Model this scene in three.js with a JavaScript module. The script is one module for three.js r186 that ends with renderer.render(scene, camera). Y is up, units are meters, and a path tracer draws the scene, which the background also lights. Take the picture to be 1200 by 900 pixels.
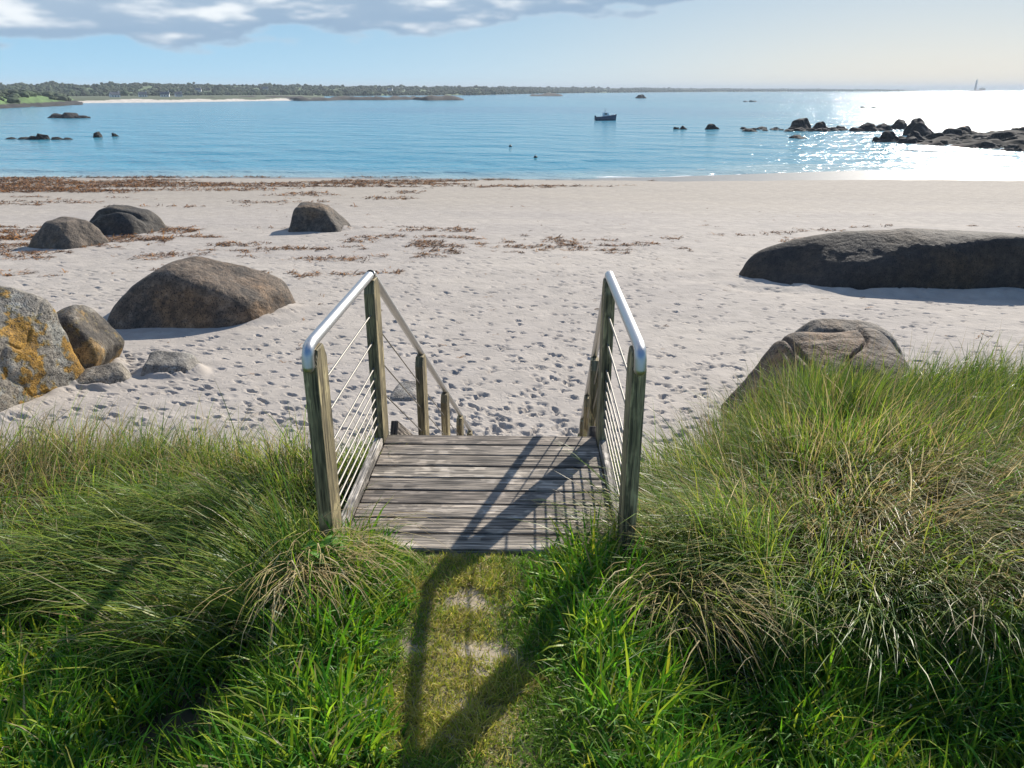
import * as THREE from 'three';
import { RoundedBoxGeometry } from 'three/addons/geometries/RoundedBoxGeometry.js';
import { mergeGeometries, mergeVertices } from 'three/addons/utils/BufferGeometryUtils.js';

// ---------------------------------------------------------------- camera, sky, sun, exposure
const scene = new THREE.Scene();
const R = Math.PI / 180;
const camera = new THREE.PerspectiveCamera(53.65, 4 / 3, 0.05, 20000);
camera.rotation.order = 'YXZ';
camera.position.set(0.208, 4.6, 0);
camera.rotation.set(-21.2 * R, 1.32 * R, 0);
scene.add(camera);

const renderer = new THREE.WebGLRenderer({ antialias: true });
renderer.toneMapping = THREE.LinearToneMapping;
renderer.toneMappingExposure = 1.5;
renderer.shadowMap.enabled = true;

const SUN_AZ = 30 * R, SUN_EL = 30 * R;
const sunDir = new THREE.Vector3(Math.sin(SUN_AZ) * Math.cos(SUN_EL), Math.sin(SUN_EL), -Math.cos(SUN_AZ) * Math.cos(SUN_EL));
const sun = new THREE.DirectionalLight(new THREE.Color().setRGB(1, 0.93, 0.83), 5.0);
sun.position.copy(sunDir).multiplyScalar(200);
sun.castShadow = true;
sun.shadow.mapSize.set(4096, 4096);
Object.assign(sun.shadow.camera, { left: -60, right: 60, top: 60, bottom: -60, near: 1, far: 500 });
scene.add(sun, sun.target);
scene.fog = new THREE.FogExp2(new THREE.Color().setRGB(0.82, 0.92, 1.0), 0.00024);

// ---------------------------------------------------------------- noise
function rng(seed) { let s = seed | 0; return () => { s = (s + 0x6d2b79f5) | 0; let t = Math.imul(s ^ (s >>> 15), 1 | s); t = (t + Math.imul(t ^ (t >>> 7), 61 | t)) ^ t; return ((t ^ (t >>> 14)) >>> 0) / 4294967296; }; }
const hash = (x, y, z) => { let h = Math.imul(x, 374761393) + Math.imul(y, 668265263) + Math.imul(z, 2147483647 ^ 0x2c1b3c6d) | 0; h = Math.imul(h ^ (h >>> 13), 1274126177); h ^= h >>> 16; return (h >>> 0) / 4294967296; };
const fade = (t) => t * t * t * (t * (t * 6 - 15) + 10);
const lerp = (a, b, t) => a + (b - a) * t;
const clamp = (x, a = 0, b = 1) => (x < a ? a : x > b ? b : x);
const sstep = (a, b, x) => { const t = clamp((x - a) / (b - a)); return t * t * (3 - 2 * t); };
function noise2(x, y, s = 0, per = 0) {                      // -1..1, tileable when per > 0
  const xi = Math.floor(x), yi = Math.floor(y), u = fade(x - xi), v = fade(y - yi);
  const m = per ? (k) => ((k % per) + per) % per : (k) => k;
  const x0 = m(xi), x1 = m(xi + 1), y0 = m(yi), y1 = m(yi + 1);
  return lerp(lerp(hash(x0, y0, s), hash(x1, y0, s), u), lerp(hash(x0, y1, s), hash(x1, y1, s), u), v) * 2 - 1;
}
function fbm2(x, y, o = 4, s = 0, per = 0) { let a = 0.5, r = 0, f = 1; for (let i = 0; i < o; i++) { r += a * noise2(x * f, y * f, s + i * 17, per * f); a *= 0.5; f *= 2; } return r; }
function noise3(x, y, z, s = 0) {
  const xi = Math.floor(x), yi = Math.floor(y), zi = Math.floor(z), u = fade(x - xi), v = fade(y - yi), w = fade(z - zi);
  const h = (a, b, c) => hash(a + c * 7919, b + s * 131, c * 31 + s);
  const l = (c) => lerp(lerp(h(xi, yi, c), h(xi + 1, yi, c), u), lerp(h(xi, yi + 1, c), h(xi + 1, yi + 1, c), u), v);
  return lerp(l(zi), l(zi + 1), w) * 2 - 1;
}
function fbm3(x, y, z, o = 4, s = 0) { let a = 0.5, r = 0, f = 1; for (let i = 0; i < o; i++) { r += a * noise3(x * f, y * f, z * f, s + i * 13); a *= 0.5; f *= 2.03; } return r; }

// ---------------------------------------------------------------- sky
function skyTexture() {
  const W = 4096, H = 2048, data = new Float32Array(W * H * 4), below = [0.26, 0.34, 0.38];
  // lower edge of the cloud bank: bearing (degrees from straight out to sea) -> height in degrees
  const rim = (az) => { const p = [[-180, 6], [-90, 3.2], [-33, 2.1], [-24, 2.25], [-18, 2.75], [-11, 3.35], [-4, 3.7], [1, 3.9], [5, 4.3], [9, 5.0], [13, 6.4], [20, 7.5], [34, 10], [70, 16], [180, 6]]; for (let i = 1; i < p.length; i++) if (az <= p[i][0]) return lerp(p[i - 1][1], p[i][1], (az - p[i - 1][0]) / (p[i][0] - p[i - 1][0])); return 6; };
  for (let j = 0; j < H; j++) {
    const el = ((j + 0.5) / H - 0.5) * Math.PI, y = Math.sin(el), c = Math.cos(el), deg = el / R;
    for (let i = 0; i < W; i++) {
      const k = (j * W + i) * 4;
      if (deg < -1) { data[k] = below[0]; data[k + 1] = below[1]; data[k + 2] = below[2]; data[k + 3] = 1; continue; }
      const th = ((i + 0.5) / W - 0.5) * 2 * Math.PI, x = Math.cos(th) * c, z = Math.sin(th) * c;
      const cosS = x * sunDir.x + y * sunDir.y + z * sunDir.z, ang = Math.acos(clamp(cosS, -1, 1)) / R;
      const az = Math.atan2(x, -z) / R, e = Math.max(deg, 0);
      // clear air: pale at the horizon, deep blue overhead, warm low down under the sun
      const t = 1 - Math.exp(-e / 12), q = Math.exp(-e / 6);
      let r = lerp(0.28, 0.042, t), g = lerp(0.50, 0.125, t), b = lerp(0.65, 0.32, t);
      let da = Math.abs(az - 30); if (da > 180) da = 360 - da;
      const warm = Math.exp(-((da / 30) ** 2)) * q;
      r = lerp(r, 0.66, warm * 0.97); g = lerp(g, 0.565, warm * 0.97); b = lerp(b, 0.43, warm * 0.97);
      const glow = 0.24 * Math.exp(-ang / 15) + 0.7 * Math.exp(-ang / 4);
      r += glow * 0.95; g += glow * 0.9; b += glow * 0.8;
      if (deg > 1) {
        // heaped clouds: a bank low down, broken heaps above it
        const k1 = sstep(14, 26, deg), hgt = Math.max(y, 0.05), u0 = az * 0.085, v0 = deg * 0.26, u1 = x / hgt * 0.9, v1 = z / hgt * 0.9;
        if (k1 === 0 && deg - rim(az) < -1.1) { data[k] = r; data[k + 1] = g; data[k + 2] = b; data[k + 3] = 1; continue; }
        const puff = k1 < 1 ? fbm2(u0 * 2.2 + 40, v0 * 2.6, 6, 5) : 0, puff2 = k1 < 1 ? fbm2(u0 * 2.6 + 23.4, v0 * 4.2, 6, 6) : 0, high = k1 > 0 ? fbm2(u1 + 3, v1 + 7, 6, 7) : 0;
        const over = deg - rim(az) + 1.5 * puff + 0.5 * puff2, wrap = sstep(178, 150, Math.abs(az));
        const den = lerp(sstep(0.0, 0.5, over) * sstep(15, 9, deg + 5 * puff), sstep(0.0, 0.3, high - 0.10), k1) * wrap;
        if (den > 0) {
          const lit = clamp(lerp(0.10 + 0.10 * sstep(0.5, 3, over) + 0.75 * sstep(-0.12, 0.5, puff2 + 0.4 * puff) * sstep(0.2, 1.3, over), 0.5 + 1.1 * high, k1) + 0.45 * (1 - den)), near = Math.exp(-ang / 45);
          const cr = lerp(0.165, 0.62 + 0.18 * near, lit), cg = lerp(0.265, 0.65 + 0.16 * near, lit), cb = lerp(0.39, 0.68 + 0.11 * near, lit), a = den * 0.96;
          r = lerp(r, cr, a); g = lerp(g, cg, a); b = lerp(b, cb, a);
        }
      }
      data[k] = r; data[k + 1] = g; data[k + 2] = b; data[k + 3] = 1;
    }
  }
  const t = new THREE.DataTexture(data, W, H, THREE.RGBAFormat, THREE.FloatType);
  t.mapping = THREE.EquirectangularReflectionMapping; t.minFilter = t.magFilter = THREE.LinearFilter; t.needsUpdate = true;
  return t;
}
const sky = skyTexture();
scene.background = sky; scene.environment = sky;

// ---------------------------------------------------------------- helpers
const used = new Map();
function numbered(name) { const n = used.get(name) ?? 0; used.set(name, n + 1); return n ? `${name}_${String(n).padStart(3, '0')}` : name; }
function tag(o, label, category, group, kind) { o.userData.label = label; if (category) o.userData.category = category; if (group) o.userData.group = group; if (kind) o.userData.kind = kind; return o; }
function top(o, name) { o.name = numbered(name); scene.add(o); return o; }
function mesh(name, geo, mat, parent) { const m = new THREE.Mesh(geo, mat); m.castShadow = m.receiveShadow = true; m.name = name; if (parent) parent.add(m); return m; }
function group(name, pos = [0, 0, 0]) { const g = new THREE.Group(); g.position.set(...pos); return top(g, name); }
function tex(size, fn, srgb, h = size) {
  const d = new Uint8Array(size * h * 4);
  for (let j = 0; j < h; j++) for (let i = 0; i < size; i++) { const c = fn(i / size, j / h), k = (j * size + i) * 4; d[k] = clamp(c[0]) * 255; d[k + 1] = clamp(c[1]) * 255; d[k + 2] = clamp(c[2]) * 255; d[k + 3] = 255; }
  const t = new THREE.DataTexture(d, size, h); t.wrapS = t.wrapT = THREE.RepeatWrapping; t.magFilter = THREE.LinearFilter; t.minFilter = THREE.LinearMipmapLinearFilter; t.generateMipmaps = true;
  if (srgb) t.colorSpace = THREE.SRGBColorSpace; t.needsUpdate = true; return t;
}
function scaled(t, m) { const c = t.clone(); c.repeat.set(1 / m, 1 / m); c.needsUpdate = true; return c; }
const grey = (v) => [v, v, v];
const col = (r, g, b) => new THREE.Color().setRGB(r, g, b);

// ---------------------------------------------------------------- lie of the land
const SEA = -1.32, DECK = 2.747;
const shoreD = (x) => 56 + 7 * sstep(2, 34, x) + 1.1 * noise2(x * 0.09, 3.3, 71) + 0.5 * noise2(x * 0.31, 9.1, 72);
function beachH(x, d) { const sd = 56 + 7 * sstep(2, 34, x); return d < 8 ? 0 : SEA * ((d - 8) / (sd - 8)); }
const edgeD = (x) => 3.95 - 0.35 * sstep(-0.5, -1.6, x) + 0.75 * sstep(1.1, 2.4, x) + 0.35 * noise2(x * 0.8, 2.2, 61) * sstep(0.8, 2, Math.abs(x));
function plateau(x, d) {
  const path = 2.722 + 0.07 * Math.max(-2, 2.75 - d);
  const side = 2.50 + 0.10 * fbm2(x * 0.9, d * 0.9, 3, 31) + 0.05 * (2.5 - d);
  const mound = 0.15 * Math.exp(-(((x - 1.12) / 0.3) ** 2) - (((d - 2.7) / 0.45) ** 2)) + 0.16 * Math.exp(-(((x - 2.3) / 1.2) ** 2) - (((d - 3.5) / 0.8) ** 2)) - 0.16 * Math.exp(-(((x - 1.75) / 0.5) ** 2) - (((d - 1.9) / 0.35) ** 2)) - 0.08 * sstep(-0.9, -2.6, x) * sstep(2.6, 3.8, d) - 0.28 * sstep(2.3, 1.2, x) * sstep(0.6, 0.9, x) * sstep(2.9, 3.8, d);
  const cx = -0.05 + 0.1 * (2.5 - d), w = sstep(0.95, 0.35, Math.abs(x - cx)) * sstep(3.1, 2.85, d);
  const under = sstep(0.85, 0.62, Math.abs(x)) * sstep(2.82, 2.93, d);                         // the ground drops under the deck
  let y = lerp(side + mound, path + 0.02 * fbm2(x * 4, d * 4, 3, 33), w);
  return lerp(y, 2.42, under);
}
const BANKS = [[-8.62, -11.25, 1.1, 1.0], [-7.95, -12.85, 0.62, 0.62], [-7.35, -16.9, 1.9, 1.1], [-6.28, -12.75, 0.55, 0.4], [-7.18, -12.15, 0.5, 0.35], [-16.3, -26.9, 0.9, 0.8], [-15.9, -29.7, 1.0, 0.85], [-8.25, -30.7, 1.0, 0.8], [11.0, -20.6, 4.5, 1.3], [4.75, -10.3, 1.2, 1.0]];
function bank(x, z) { let h = 0; for (const [bx, bz, rx, rz] of BANKS) { if (Math.abs(x - bx) > 2 * rx || Math.abs(z - bz) > 2 * rz) continue; const q = Math.hypot((x - bx) / rx, (z - bz) / rz); if (q < 2) h += (0.12 * Math.exp(-(((q - 0.95) / 0.22) ** 2)) * (0.55 + 1.1 * fbm2(x * 1.3, z * 1.3, 3, 47)) - 0.05 * Math.exp(-(((q - 1.35) / 0.2) ** 2)) * (0.6 + noise2(x * 0.8, z * 0.8, 49))); } return h; }
function groundH(x, z) {
  const d = -z, e = edgeD(x);
  const b = beachH(x, d) + 0.035 * fbm2(x * 0.35, d * 0.5, 3, 41) * sstep(3, 9, d) * sstep(58, 45, d) + 0.10 * fbm2(x * 0.09, d * 0.12, 2, 43) * sstep(8, 14, d) * sstep(50, 36, d) + (d > 8 && d < 34 ? bank(x, z) : 0);
  if (d > e + 4.4) return b;
  const t = clamp((d - e) / 4.2);
  return lerp(plateau(x, d), b + 0.1 * fbm2(x * 0.7, d * 0.7, 3, 45) * (1 - t), t < 0.5 ? 2 * t * t * 0.9 + 0.1 * t : 1 - 2 * (1 - t) * (1 - t) * 0.95 - 0.05 * (1 - t));
}

// footprints: dents trodden into the dry sand
const prints = new Map(), PCELL = 0.5;
{
  const r = rng(7), put = (x, d, a, L, Wd, dep) => {
    const p = { x, d, c: Math.cos(a), s: Math.sin(a), L, Wd, dep }, R0 = 0.3;
    for (let i = Math.floor((x - R0) / PCELL); i <= Math.floor((x + R0) / PCELL); i++) for (let j = Math.floor((d - R0) / PCELL); j <= Math.floor((d + R0) / PCELL); j++) { const k = i * 4096 + j; (prints.get(k) ?? prints.set(k, []).get(k)).push(p); }
  };
  const trail = (x, d, a, n) => { for (let i = 0; i < n; i++) { a += (r() - 0.5) * 0.22; const st = 0.62 + r() * 0.14, sd = (i & 1 ? 1 : -1) * (0.1 + r() * 0.04); x += Math.sin(a) * st; d += Math.cos(a) * st; if (d < 8.2 || d > 33) continue; put(x + Math.cos(a) * sd, d - Math.sin(a) * sd, a + (r() - 0.5) * 0.3, 0.062 + r() * 0.055, 0.032 + r() * 0.024, 0.026 + r() * 0.04); } };
  for (let k = 0; k < 56; k++) trail((r() - 0.5) * 2.4, 8.4 + r() * 1.5, (r() - 0.5) * 2.4, 22 + r() * 22 | 0);        // fanning out from the foot of the steps
  for (let k = 0; k < 60; k++) trail(-16 + r() * 34, 9 + r() * 16, (r() < 0.5 ? 1.57 : -1.57) + (r() - 0.5) * 0.9, 14 + r() * 30 | 0);
  for (let k = 0; k < 2400; k++) put(-16 + r() * 34, 9 + r() * r() * 22, r() * 6.28, 0.035 + r() * r() * 0.10, 0.03 + r() * r() * 0.06, 0.012 + r() * 0.03);
}
function printH(x, d) {
  const l = prints.get(Math.floor(x / PCELL) * 4096 + Math.floor(d / PCELL)); if (!l) return 0;
  let h = 0;
  for (const p of l) {
    const dx = x - p.x, dd = d - p.d, u = (dx * p.s + dd * p.c) / p.L, v = (dx * p.c - dd * p.s) / p.Wd, q = Math.sqrt(u * u + v * v);
    if (q < 1.9) { const a = q < 1 ? -p.dep * (1 - q * q * q * q) : 0, rim = p.dep * 0.28 * Math.exp(-(((q - 1.25) / 0.25) ** 2)); h = Math.min(h, a) === a && a < 0 ? a : h + (h >= 0 ? rim : 0); }
  }
  return h;
}

// ---------------------------------------------------------------- textures of matter
const sandMap = tex(1024, (u, v) => { const g = hash(u * 1024 | 0, v * 1024 | 0, 3), a = fbm2(u * 8, v * 8, 5, 1, 8), s = hash((u * 1024 | 0) >> 1, (v * 1024 | 0) >> 1, 8); let k = 0.90 + 0.07 * a + 0.09 * (g - 0.5); if (s > 0.992) k *= 0.6; return [k, k * 0.992, k * 0.98]; }, true);
const sandBump = tex(1024, (u, v) => {
  const dune = fbm2(u * 14, v * 14, 5, 4, 14), pit = fbm2(u * 34, v * 34, 3, 6, 34), rip = 0.5 + 0.5 * Math.sin((v * 46 + 1.1 * fbm2(u * 6, v * 6, 3, 2, 6) * 3) * 2 * Math.PI);
  return grey(0.55 + 0.32 * dune - 0.22 * sstep(0.2, 0.4, pit) + 0.04 * rip + 0.04 * (hash(u * 1024 | 0, v * 1024 | 0, 5) - 0.5));
});
const graniteMap = tex(1024, (u, v) => { const x = u * 1024 | 0, y = v * 1024 | 0, a = fbm2(u * 12, v * 12, 5, 14, 12), f = hash(x >> 1, y >> 1, 31), m = fbm2(u * 90, v * 90, 2, 15, 90); let k = 0.76 + 0.24 * a + 0.14 * (f - 0.5) + 0.24 * m; if (m < -0.36) k *= 0.5; return [k, k * 0.99, k * 0.97]; }, true);
const graniteBump = tex(1024, (u, v) => grey(0.5 + 0.42 * fbm2(u * 16, v * 16, 6, 44, 16) + 0.16 * fbm2(u * 100, v * 100, 2, 45, 100)));
const woodMap = tex(1024, (u, v) => {
  const g = fbm2(u * 7, v * 60, 5, 51, 0) , st = fbm2(u * 26, v * 170, 2, 53, 0), kn = fbm2(u * 9, v * 9, 3, 57, 0), pale = sstep(0.1, 0.38, fbm2(u * 16, v * 12, 4, 59, 0));
  let k = 0.66 + 0.34 * g + 0.26 * st + 0.12 * kn; k *= 1 - 0.45 * sstep(0.22, 0.36, fbm2(u * 6, v * 80, 4, 54, 0)); k += 0.24 * pale; return [k, k * 0.985, k * 0.965];
}, true, 512);
const woodBump = tex(1024, (u, v) => grey(0.55 + 0.5 * fbm2(u * 5, v * 70, 4, 51, 0) + 0.3 * fbm2(u * 12, v * 200, 2, 53, 0) - 0.5 * sstep(0.24, 0.42, fbm2(u * 4, v * 90, 3, 54, 0))), false, 512);
function waveField(n, seed, kmin, kmax, spread, slope) {                                         // tileable sum of ripples, -> heights
  const r = rng(seed), w = [];
  for (let i = 0; i < 64; i++) { const k = kmin * Math.pow(kmax / kmin, i / 63), a = (r() - 0.5) * spread + Math.PI / 2; w.push([Math.round(Math.cos(a) * k), Math.round(Math.sin(a) * k), r() * 6.283, slope / k]); }
  const h = new Float32Array(n * n);
  for (const [kx, ky, ph, am] of w) {
    const cx = [], cy = [];
    for (let i = 0; i < n; i++) { const p = i / n * 6.283185307; cx.push([Math.cos(kx * p), Math.sin(kx * p)]); cy.push([Math.cos(ky * p + ph), Math.sin(ky * p + ph)]); }
    for (let j = 0; j < n; j++) for (let i = 0; i < n; i++) h[j * n + i] += am * (cx[i][0] * cy[j][1] + cx[i][1] * cy[j][0]);
  }
  return h;
}
function waveNormal(n, h, strength) {
  return tex(n, (u, v) => { const i = Math.round(u * n) % n, j = Math.round(v * n) % n, dx = (h[j * n + (i + 1) % n] - h[j * n + (i + n - 1) % n]) * strength, dy = (h[((j + 1) % n) * n + i] - h[((j + n - 1) % n) * n + i]) * strength, l = 1 / Math.hypot(dx, dy, 1); return [0.5 - 0.5 * dx * l, 0.5 - 0.5 * dy * l, 0.5 + 0.5 * l]; });
}
console.log('textures done');

// ---------------------------------------------------------------- fan-shaped ground sheets (finer where trodden)
function fan(apexZ, apexX, rows, halfAngle, nCols, height, colour, opts = {}) {
  const nr = rows.length, P = new Float32Array(nr * (nCols + 1) * 3), C = colour ? new Float32Array(nr * (nCols + 1) * 3) : null, U = new Float32Array(nr * (nCols + 1) * 2), I = new Uint32Array((nr - 1) * nCols * 6);
  const a0 = opts.a0 ?? -halfAngle, a1 = opts.a1 ?? halfAngle;
  let k = 0;
  for (let j = 0; j < nr; j++) for (let i = 0; i <= nCols; i++, k++) {
    const tn = Math.tan(lerp(a0, a1, i / nCols)), x = apexX + tn * rows[j], z = apexZ - rows[j], y = height(x, z);
    P[k * 3] = x; P[k * 3 + 1] = y; P[k * 3 + 2] = z; U[k * 2] = x; U[k * 2 + 1] = -z;
    if (C) { const c = colour(x, z, y); C[k * 3] = c[0]; C[k * 3 + 1] = c[1]; C[k * 3 + 2] = c[2]; }
  }
  k = 0;
  for (let j = 0; j < nr - 1; j++) for (let i = 0; i < nCols; i++) { const a = j * (nCols + 1) + i, b = a + 1, c = a + nCols + 1, d = c + 1; I[k++] = a; I[k++] = b; I[k++] = c; I[k++] = b; I[k++] = d; I[k++] = c; }
  const g = new THREE.BufferGeometry(); g.setAttribute('position', new THREE.BufferAttribute(P, 3)); g.setAttribute('uv', new THREE.BufferAttribute(U, 2)); if (C) g.setAttribute('color', new THREE.BufferAttribute(C, 3));
  g.setIndex(new THREE.BufferAttribute(I, 1)); g.computeVertexNormals(); return g;
}
const steps = (list) => { const o = [list[0][0]]; for (let i = 0; i < list.length - 1; i++) { const [a, s] = list[i], b = list[i + 1][0]; let v = a; while ((v *= 1 + s) < b) o.push(v); o.push(b); } return o; };

// where the dune is overgrown (1) and where bare (0)
function turfMask(x, z) {
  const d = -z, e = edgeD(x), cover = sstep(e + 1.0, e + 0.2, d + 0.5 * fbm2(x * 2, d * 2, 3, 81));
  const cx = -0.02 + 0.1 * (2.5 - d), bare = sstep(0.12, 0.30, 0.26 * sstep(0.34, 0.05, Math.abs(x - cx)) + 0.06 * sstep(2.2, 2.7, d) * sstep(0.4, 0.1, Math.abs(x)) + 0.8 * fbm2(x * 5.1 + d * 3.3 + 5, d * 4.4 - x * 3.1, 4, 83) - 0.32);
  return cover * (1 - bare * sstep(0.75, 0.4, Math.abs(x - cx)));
}
function sandColour(x, z) {
  const d = -z, t = turfMask(x, z), n = fbm2(x * 0.25, d * 0.4, 4, 91), m = fbm2(x * 1.7, d * 1.7, 3, 93);
  const dampLine = sstep(31, 44, d + 3 * n);
  let r = 0.455 + 0.05 * n + 0.035 * m, g = 0.412 + 0.045 * n + 0.03 * m, b = 0.365 + 0.032 * n + 0.022 * m;
  r = lerp(r, 0.40, dampLine * 0.8); g = lerp(g, 0.355, dampLine * 0.8); b = lerp(b, 0.295, dampLine * 0.8);
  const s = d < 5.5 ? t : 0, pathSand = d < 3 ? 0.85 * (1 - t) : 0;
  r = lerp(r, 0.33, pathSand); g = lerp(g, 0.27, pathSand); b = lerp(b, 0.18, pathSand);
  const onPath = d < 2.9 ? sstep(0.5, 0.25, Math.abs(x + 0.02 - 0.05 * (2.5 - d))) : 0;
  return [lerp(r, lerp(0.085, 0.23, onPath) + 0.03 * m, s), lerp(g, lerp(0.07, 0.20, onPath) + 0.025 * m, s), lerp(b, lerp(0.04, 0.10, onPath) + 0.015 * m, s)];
}
{
  const rows = steps([[0.5, 0.02], [3.2, 0.012], [9.5, 0.0028], [22, 0.0038], [34, 0.0075], [95]]);
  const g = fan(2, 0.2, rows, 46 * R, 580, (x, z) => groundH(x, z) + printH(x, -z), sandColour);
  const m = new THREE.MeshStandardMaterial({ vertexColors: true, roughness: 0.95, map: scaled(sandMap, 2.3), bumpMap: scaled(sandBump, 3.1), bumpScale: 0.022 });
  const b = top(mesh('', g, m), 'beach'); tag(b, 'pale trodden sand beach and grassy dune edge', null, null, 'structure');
  console.log('beach', rows.length);
}
{ // wet, mirror-smooth sand left by the last wave
  const wetD = (x) => lerp(54.6, 53.2, sstep(-5, 12, x)) + 0.55 * noise2(x * 0.16, 1.2, 73) + 0.25 * noise2(x * 0.5, 4.2, 74);
  const P = [], I = [], U = [], nx = 500, nz = 24;
  for (let j = 0; j <= nz; j++) for (let i = 0; i <= nx; i++) { const x = -62 + 124 * i / nx, d = lerp(wetD(x), shoreD(x) + 6, j / nz); P.push(x, groundH(x, -d) + 0.006 * sstep(0, 0.05, j / nz) - 0.002, -d); U.push(x, d); }
  for (let j = 0; j < nz; j++) for (let i = 0; i < nx; i++) { const a = j * (nx + 1) + i; I.push(a, a + 1, a + nx + 1, a + 1, a + nx + 2, a + nx + 1); }
  const g = new THREE.BufferGeometry(); g.setAttribute('position', new THREE.Float32BufferAttribute(P, 3)); g.setAttribute('uv', new THREE.Float32BufferAttribute(U, 2)); g.setIndex(I); g.computeVertexNormals();
  const m = new THREE.MeshPhysicalMaterial({ color: col(0.30, 0.275, 0.24), specularIntensity: 0.3, roughness: 0.3, map: scaled(sandMap, 2.9), bumpMap: scaled(sandBump, 7.3), bumpScale: 0.008 });
  tag(top(mesh('', g, m), 'wet_sand'), 'shining wet sand at the edge of the sea', null, null, 'structure');
}

// ---------------------------------------------------------------- sea
{
  const fine = waveField(512, 11, 4, 70, 2.8, 1), coarse = waveField(512, 12, 2, 26, 2.2, 1);
  const nrm = waveNormal(512, fine, 1.18), bmp = (() => { let mx = 0; for (const v of coarse) mx = Math.max(mx, Math.abs(v)); return tex(512, (u, v) => grey(0.5 + 0.5 * coarse[(Math.round(v * 512) % 512) * 512 + Math.round(u * 512) % 512] / mx)); })();
  const crest = (x, z) => {
    const d = -z, sd = shoreD(x), k = d - sd; let h = 0;
    for (const [off, w, a, f] of [[1.3, 0.35, 0.07, 0.05], [4.6, 0.5, 0.10, 0.04], [9.0, 0.8, 0.10, 0.035], [15, 1.2, 0.09, 0.03], [23, 1.8, 0.09, 0.025]]) { const q = (k - off - 1.6 * noise2(x * f, off, 77)) / w; if (q > -3 && q < 3) h += a * Math.exp(-q * q) * sstep(-0.5, 0.35, noise2(x * 0.045 + off * 3, off, 78)); }
    const f = sstep(330, 120, d);
    return h + 0.05 * f * fbm2(x * 0.16, d * 0.42, 3, 75) * sstep(0.5, 6, k);
  };
  const seaCol = (x, z) => {
    const d = -z, k = d - shoreD(x), n = fbm2(x * 0.008, d * 0.012, 4, 79);
    const t = sstep(0, 9, k), far = sstep(-0.1, 0.45, n);
    const a = [0.30, 0.42, 0.42], b = [0.045, 0.275, 0.37], c = [0.035, 0.215, 0.325];
    return [0, 1, 2].map((i) => lerp(lerp(a[i], b[i], t), c[i], far));
  };
  const rows = steps([[49, 0.0045], [90, 0.01], [400, 0.03], [9500]]);
  const g = fan(0, 0.2, rows, 52 * R, 290, (x, z) => SEA + crest(x, z), seaCol);
  const m = new THREE.MeshPhysicalMaterial({ vertexColors: true, roughness: 0.13, ior: 1.34, normalMap: scaled(nrm, 5.1), normalScale: new THREE.Vector2(1, 1), bumpMap: scaled(bmp, 29), bumpScale: 0.75 });
  tag(top(mesh('', g, m), 'sea'), 'calm turquoise sea', null, null, 'structure');
  // low line of foam where the wave runs out
  const P = [], I = []; const nx = 900, r = rng(5);
  for (const [off, x0, x1, w, den] of [[0.15, -6, 60, 0.32, 0.1], [4.5, 6, 62, 0.22, 0.3], [4.9, 12, 62, 0.12, 0.3], [0.35, -60, 4, 0.07, 0.25]]) {
    for (let i = 0; i < nx; i++) {
      const x = lerp(x0, x1, i / nx), dx = (x1 - x0) / nx; if (noise2(x * 0.4, off * 9, 88) + 0.4 * noise2(x * 2.3, off, 89) < den - 0.25) continue;
      const q = (xx, s) => { const wob = off > 1 ? 1.6 * noise2(xx * 0.04, 4.6, 77) : 0.3 * noise2(xx * 0.7, off, 87), d = shoreD(xx) + off + wob + s * w * (0.5 + 0.5 * noise2(xx * 1.7, off + 3, 86)); return [xx, Math.max(SEA + crest(xx, -d), groundH(xx, -d)) + 0.014, -d]; };
      const b = P.length / 3; P.push(...q(x, 0), ...q(x + dx, 0), ...q(x + dx, 1), ...q(x, 1)); I.push(b, b + 1, b + 2, b, b + 2, b + 3);
    }
  }
  const fg = new THREE.BufferGeometry(); fg.setAttribute('position', new THREE.Float32BufferAttribute(P, 3)); fg.setIndex(I); fg.computeVertexNormals();
  tag(top(mesh('', fg, new THREE.MeshStandardMaterial({ color: col(0.78, 0.8, 0.8), roughness: 0.8 })), 'sea_foam'), 'thin white foam along the breaking wavelets', null, null, 'stuff');
  console.log('sea', rows.length);
}

// ---------------------------------------------------------------- far coast
const azOf = (u) => Math.atan((u - 600) / 955) - 1.32 * R;         // bearings read off the chart of the bay
const farAt = (az, r) => [0.2 + r * Math.sin(az), -r * Math.cos(az)];
const lineOf = (pts) => (x) => { if (x <= pts[0][0]) return pts[0][1]; for (let i = 1; i < pts.length; i++) if (x < pts[i][0]) return lerp(pts[i - 1][1], pts[i][1], (x - pts[i - 1][0]) / (pts[i][0] - pts[i - 1][0])); return pts[pts.length - 1][1]; };
const A = (u) => azOf(u);
const hillNear = lineOf([[A(-300), 640], [A(0), 640], [A(300), 720], [A(560), 900], [A(700), 1500], [A(960), 2600], [A(1060), 3000]]);
const hillTop = lineOf([[A(-300), 9.2], [A(0), 8.4], [A(130), 9.8], [A(260), 8.8], [A(450), 8.2], [A(620), 7.6], [A(760), 7.0], [A(960), 5.6], [A(1060), 1.0]]);
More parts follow.
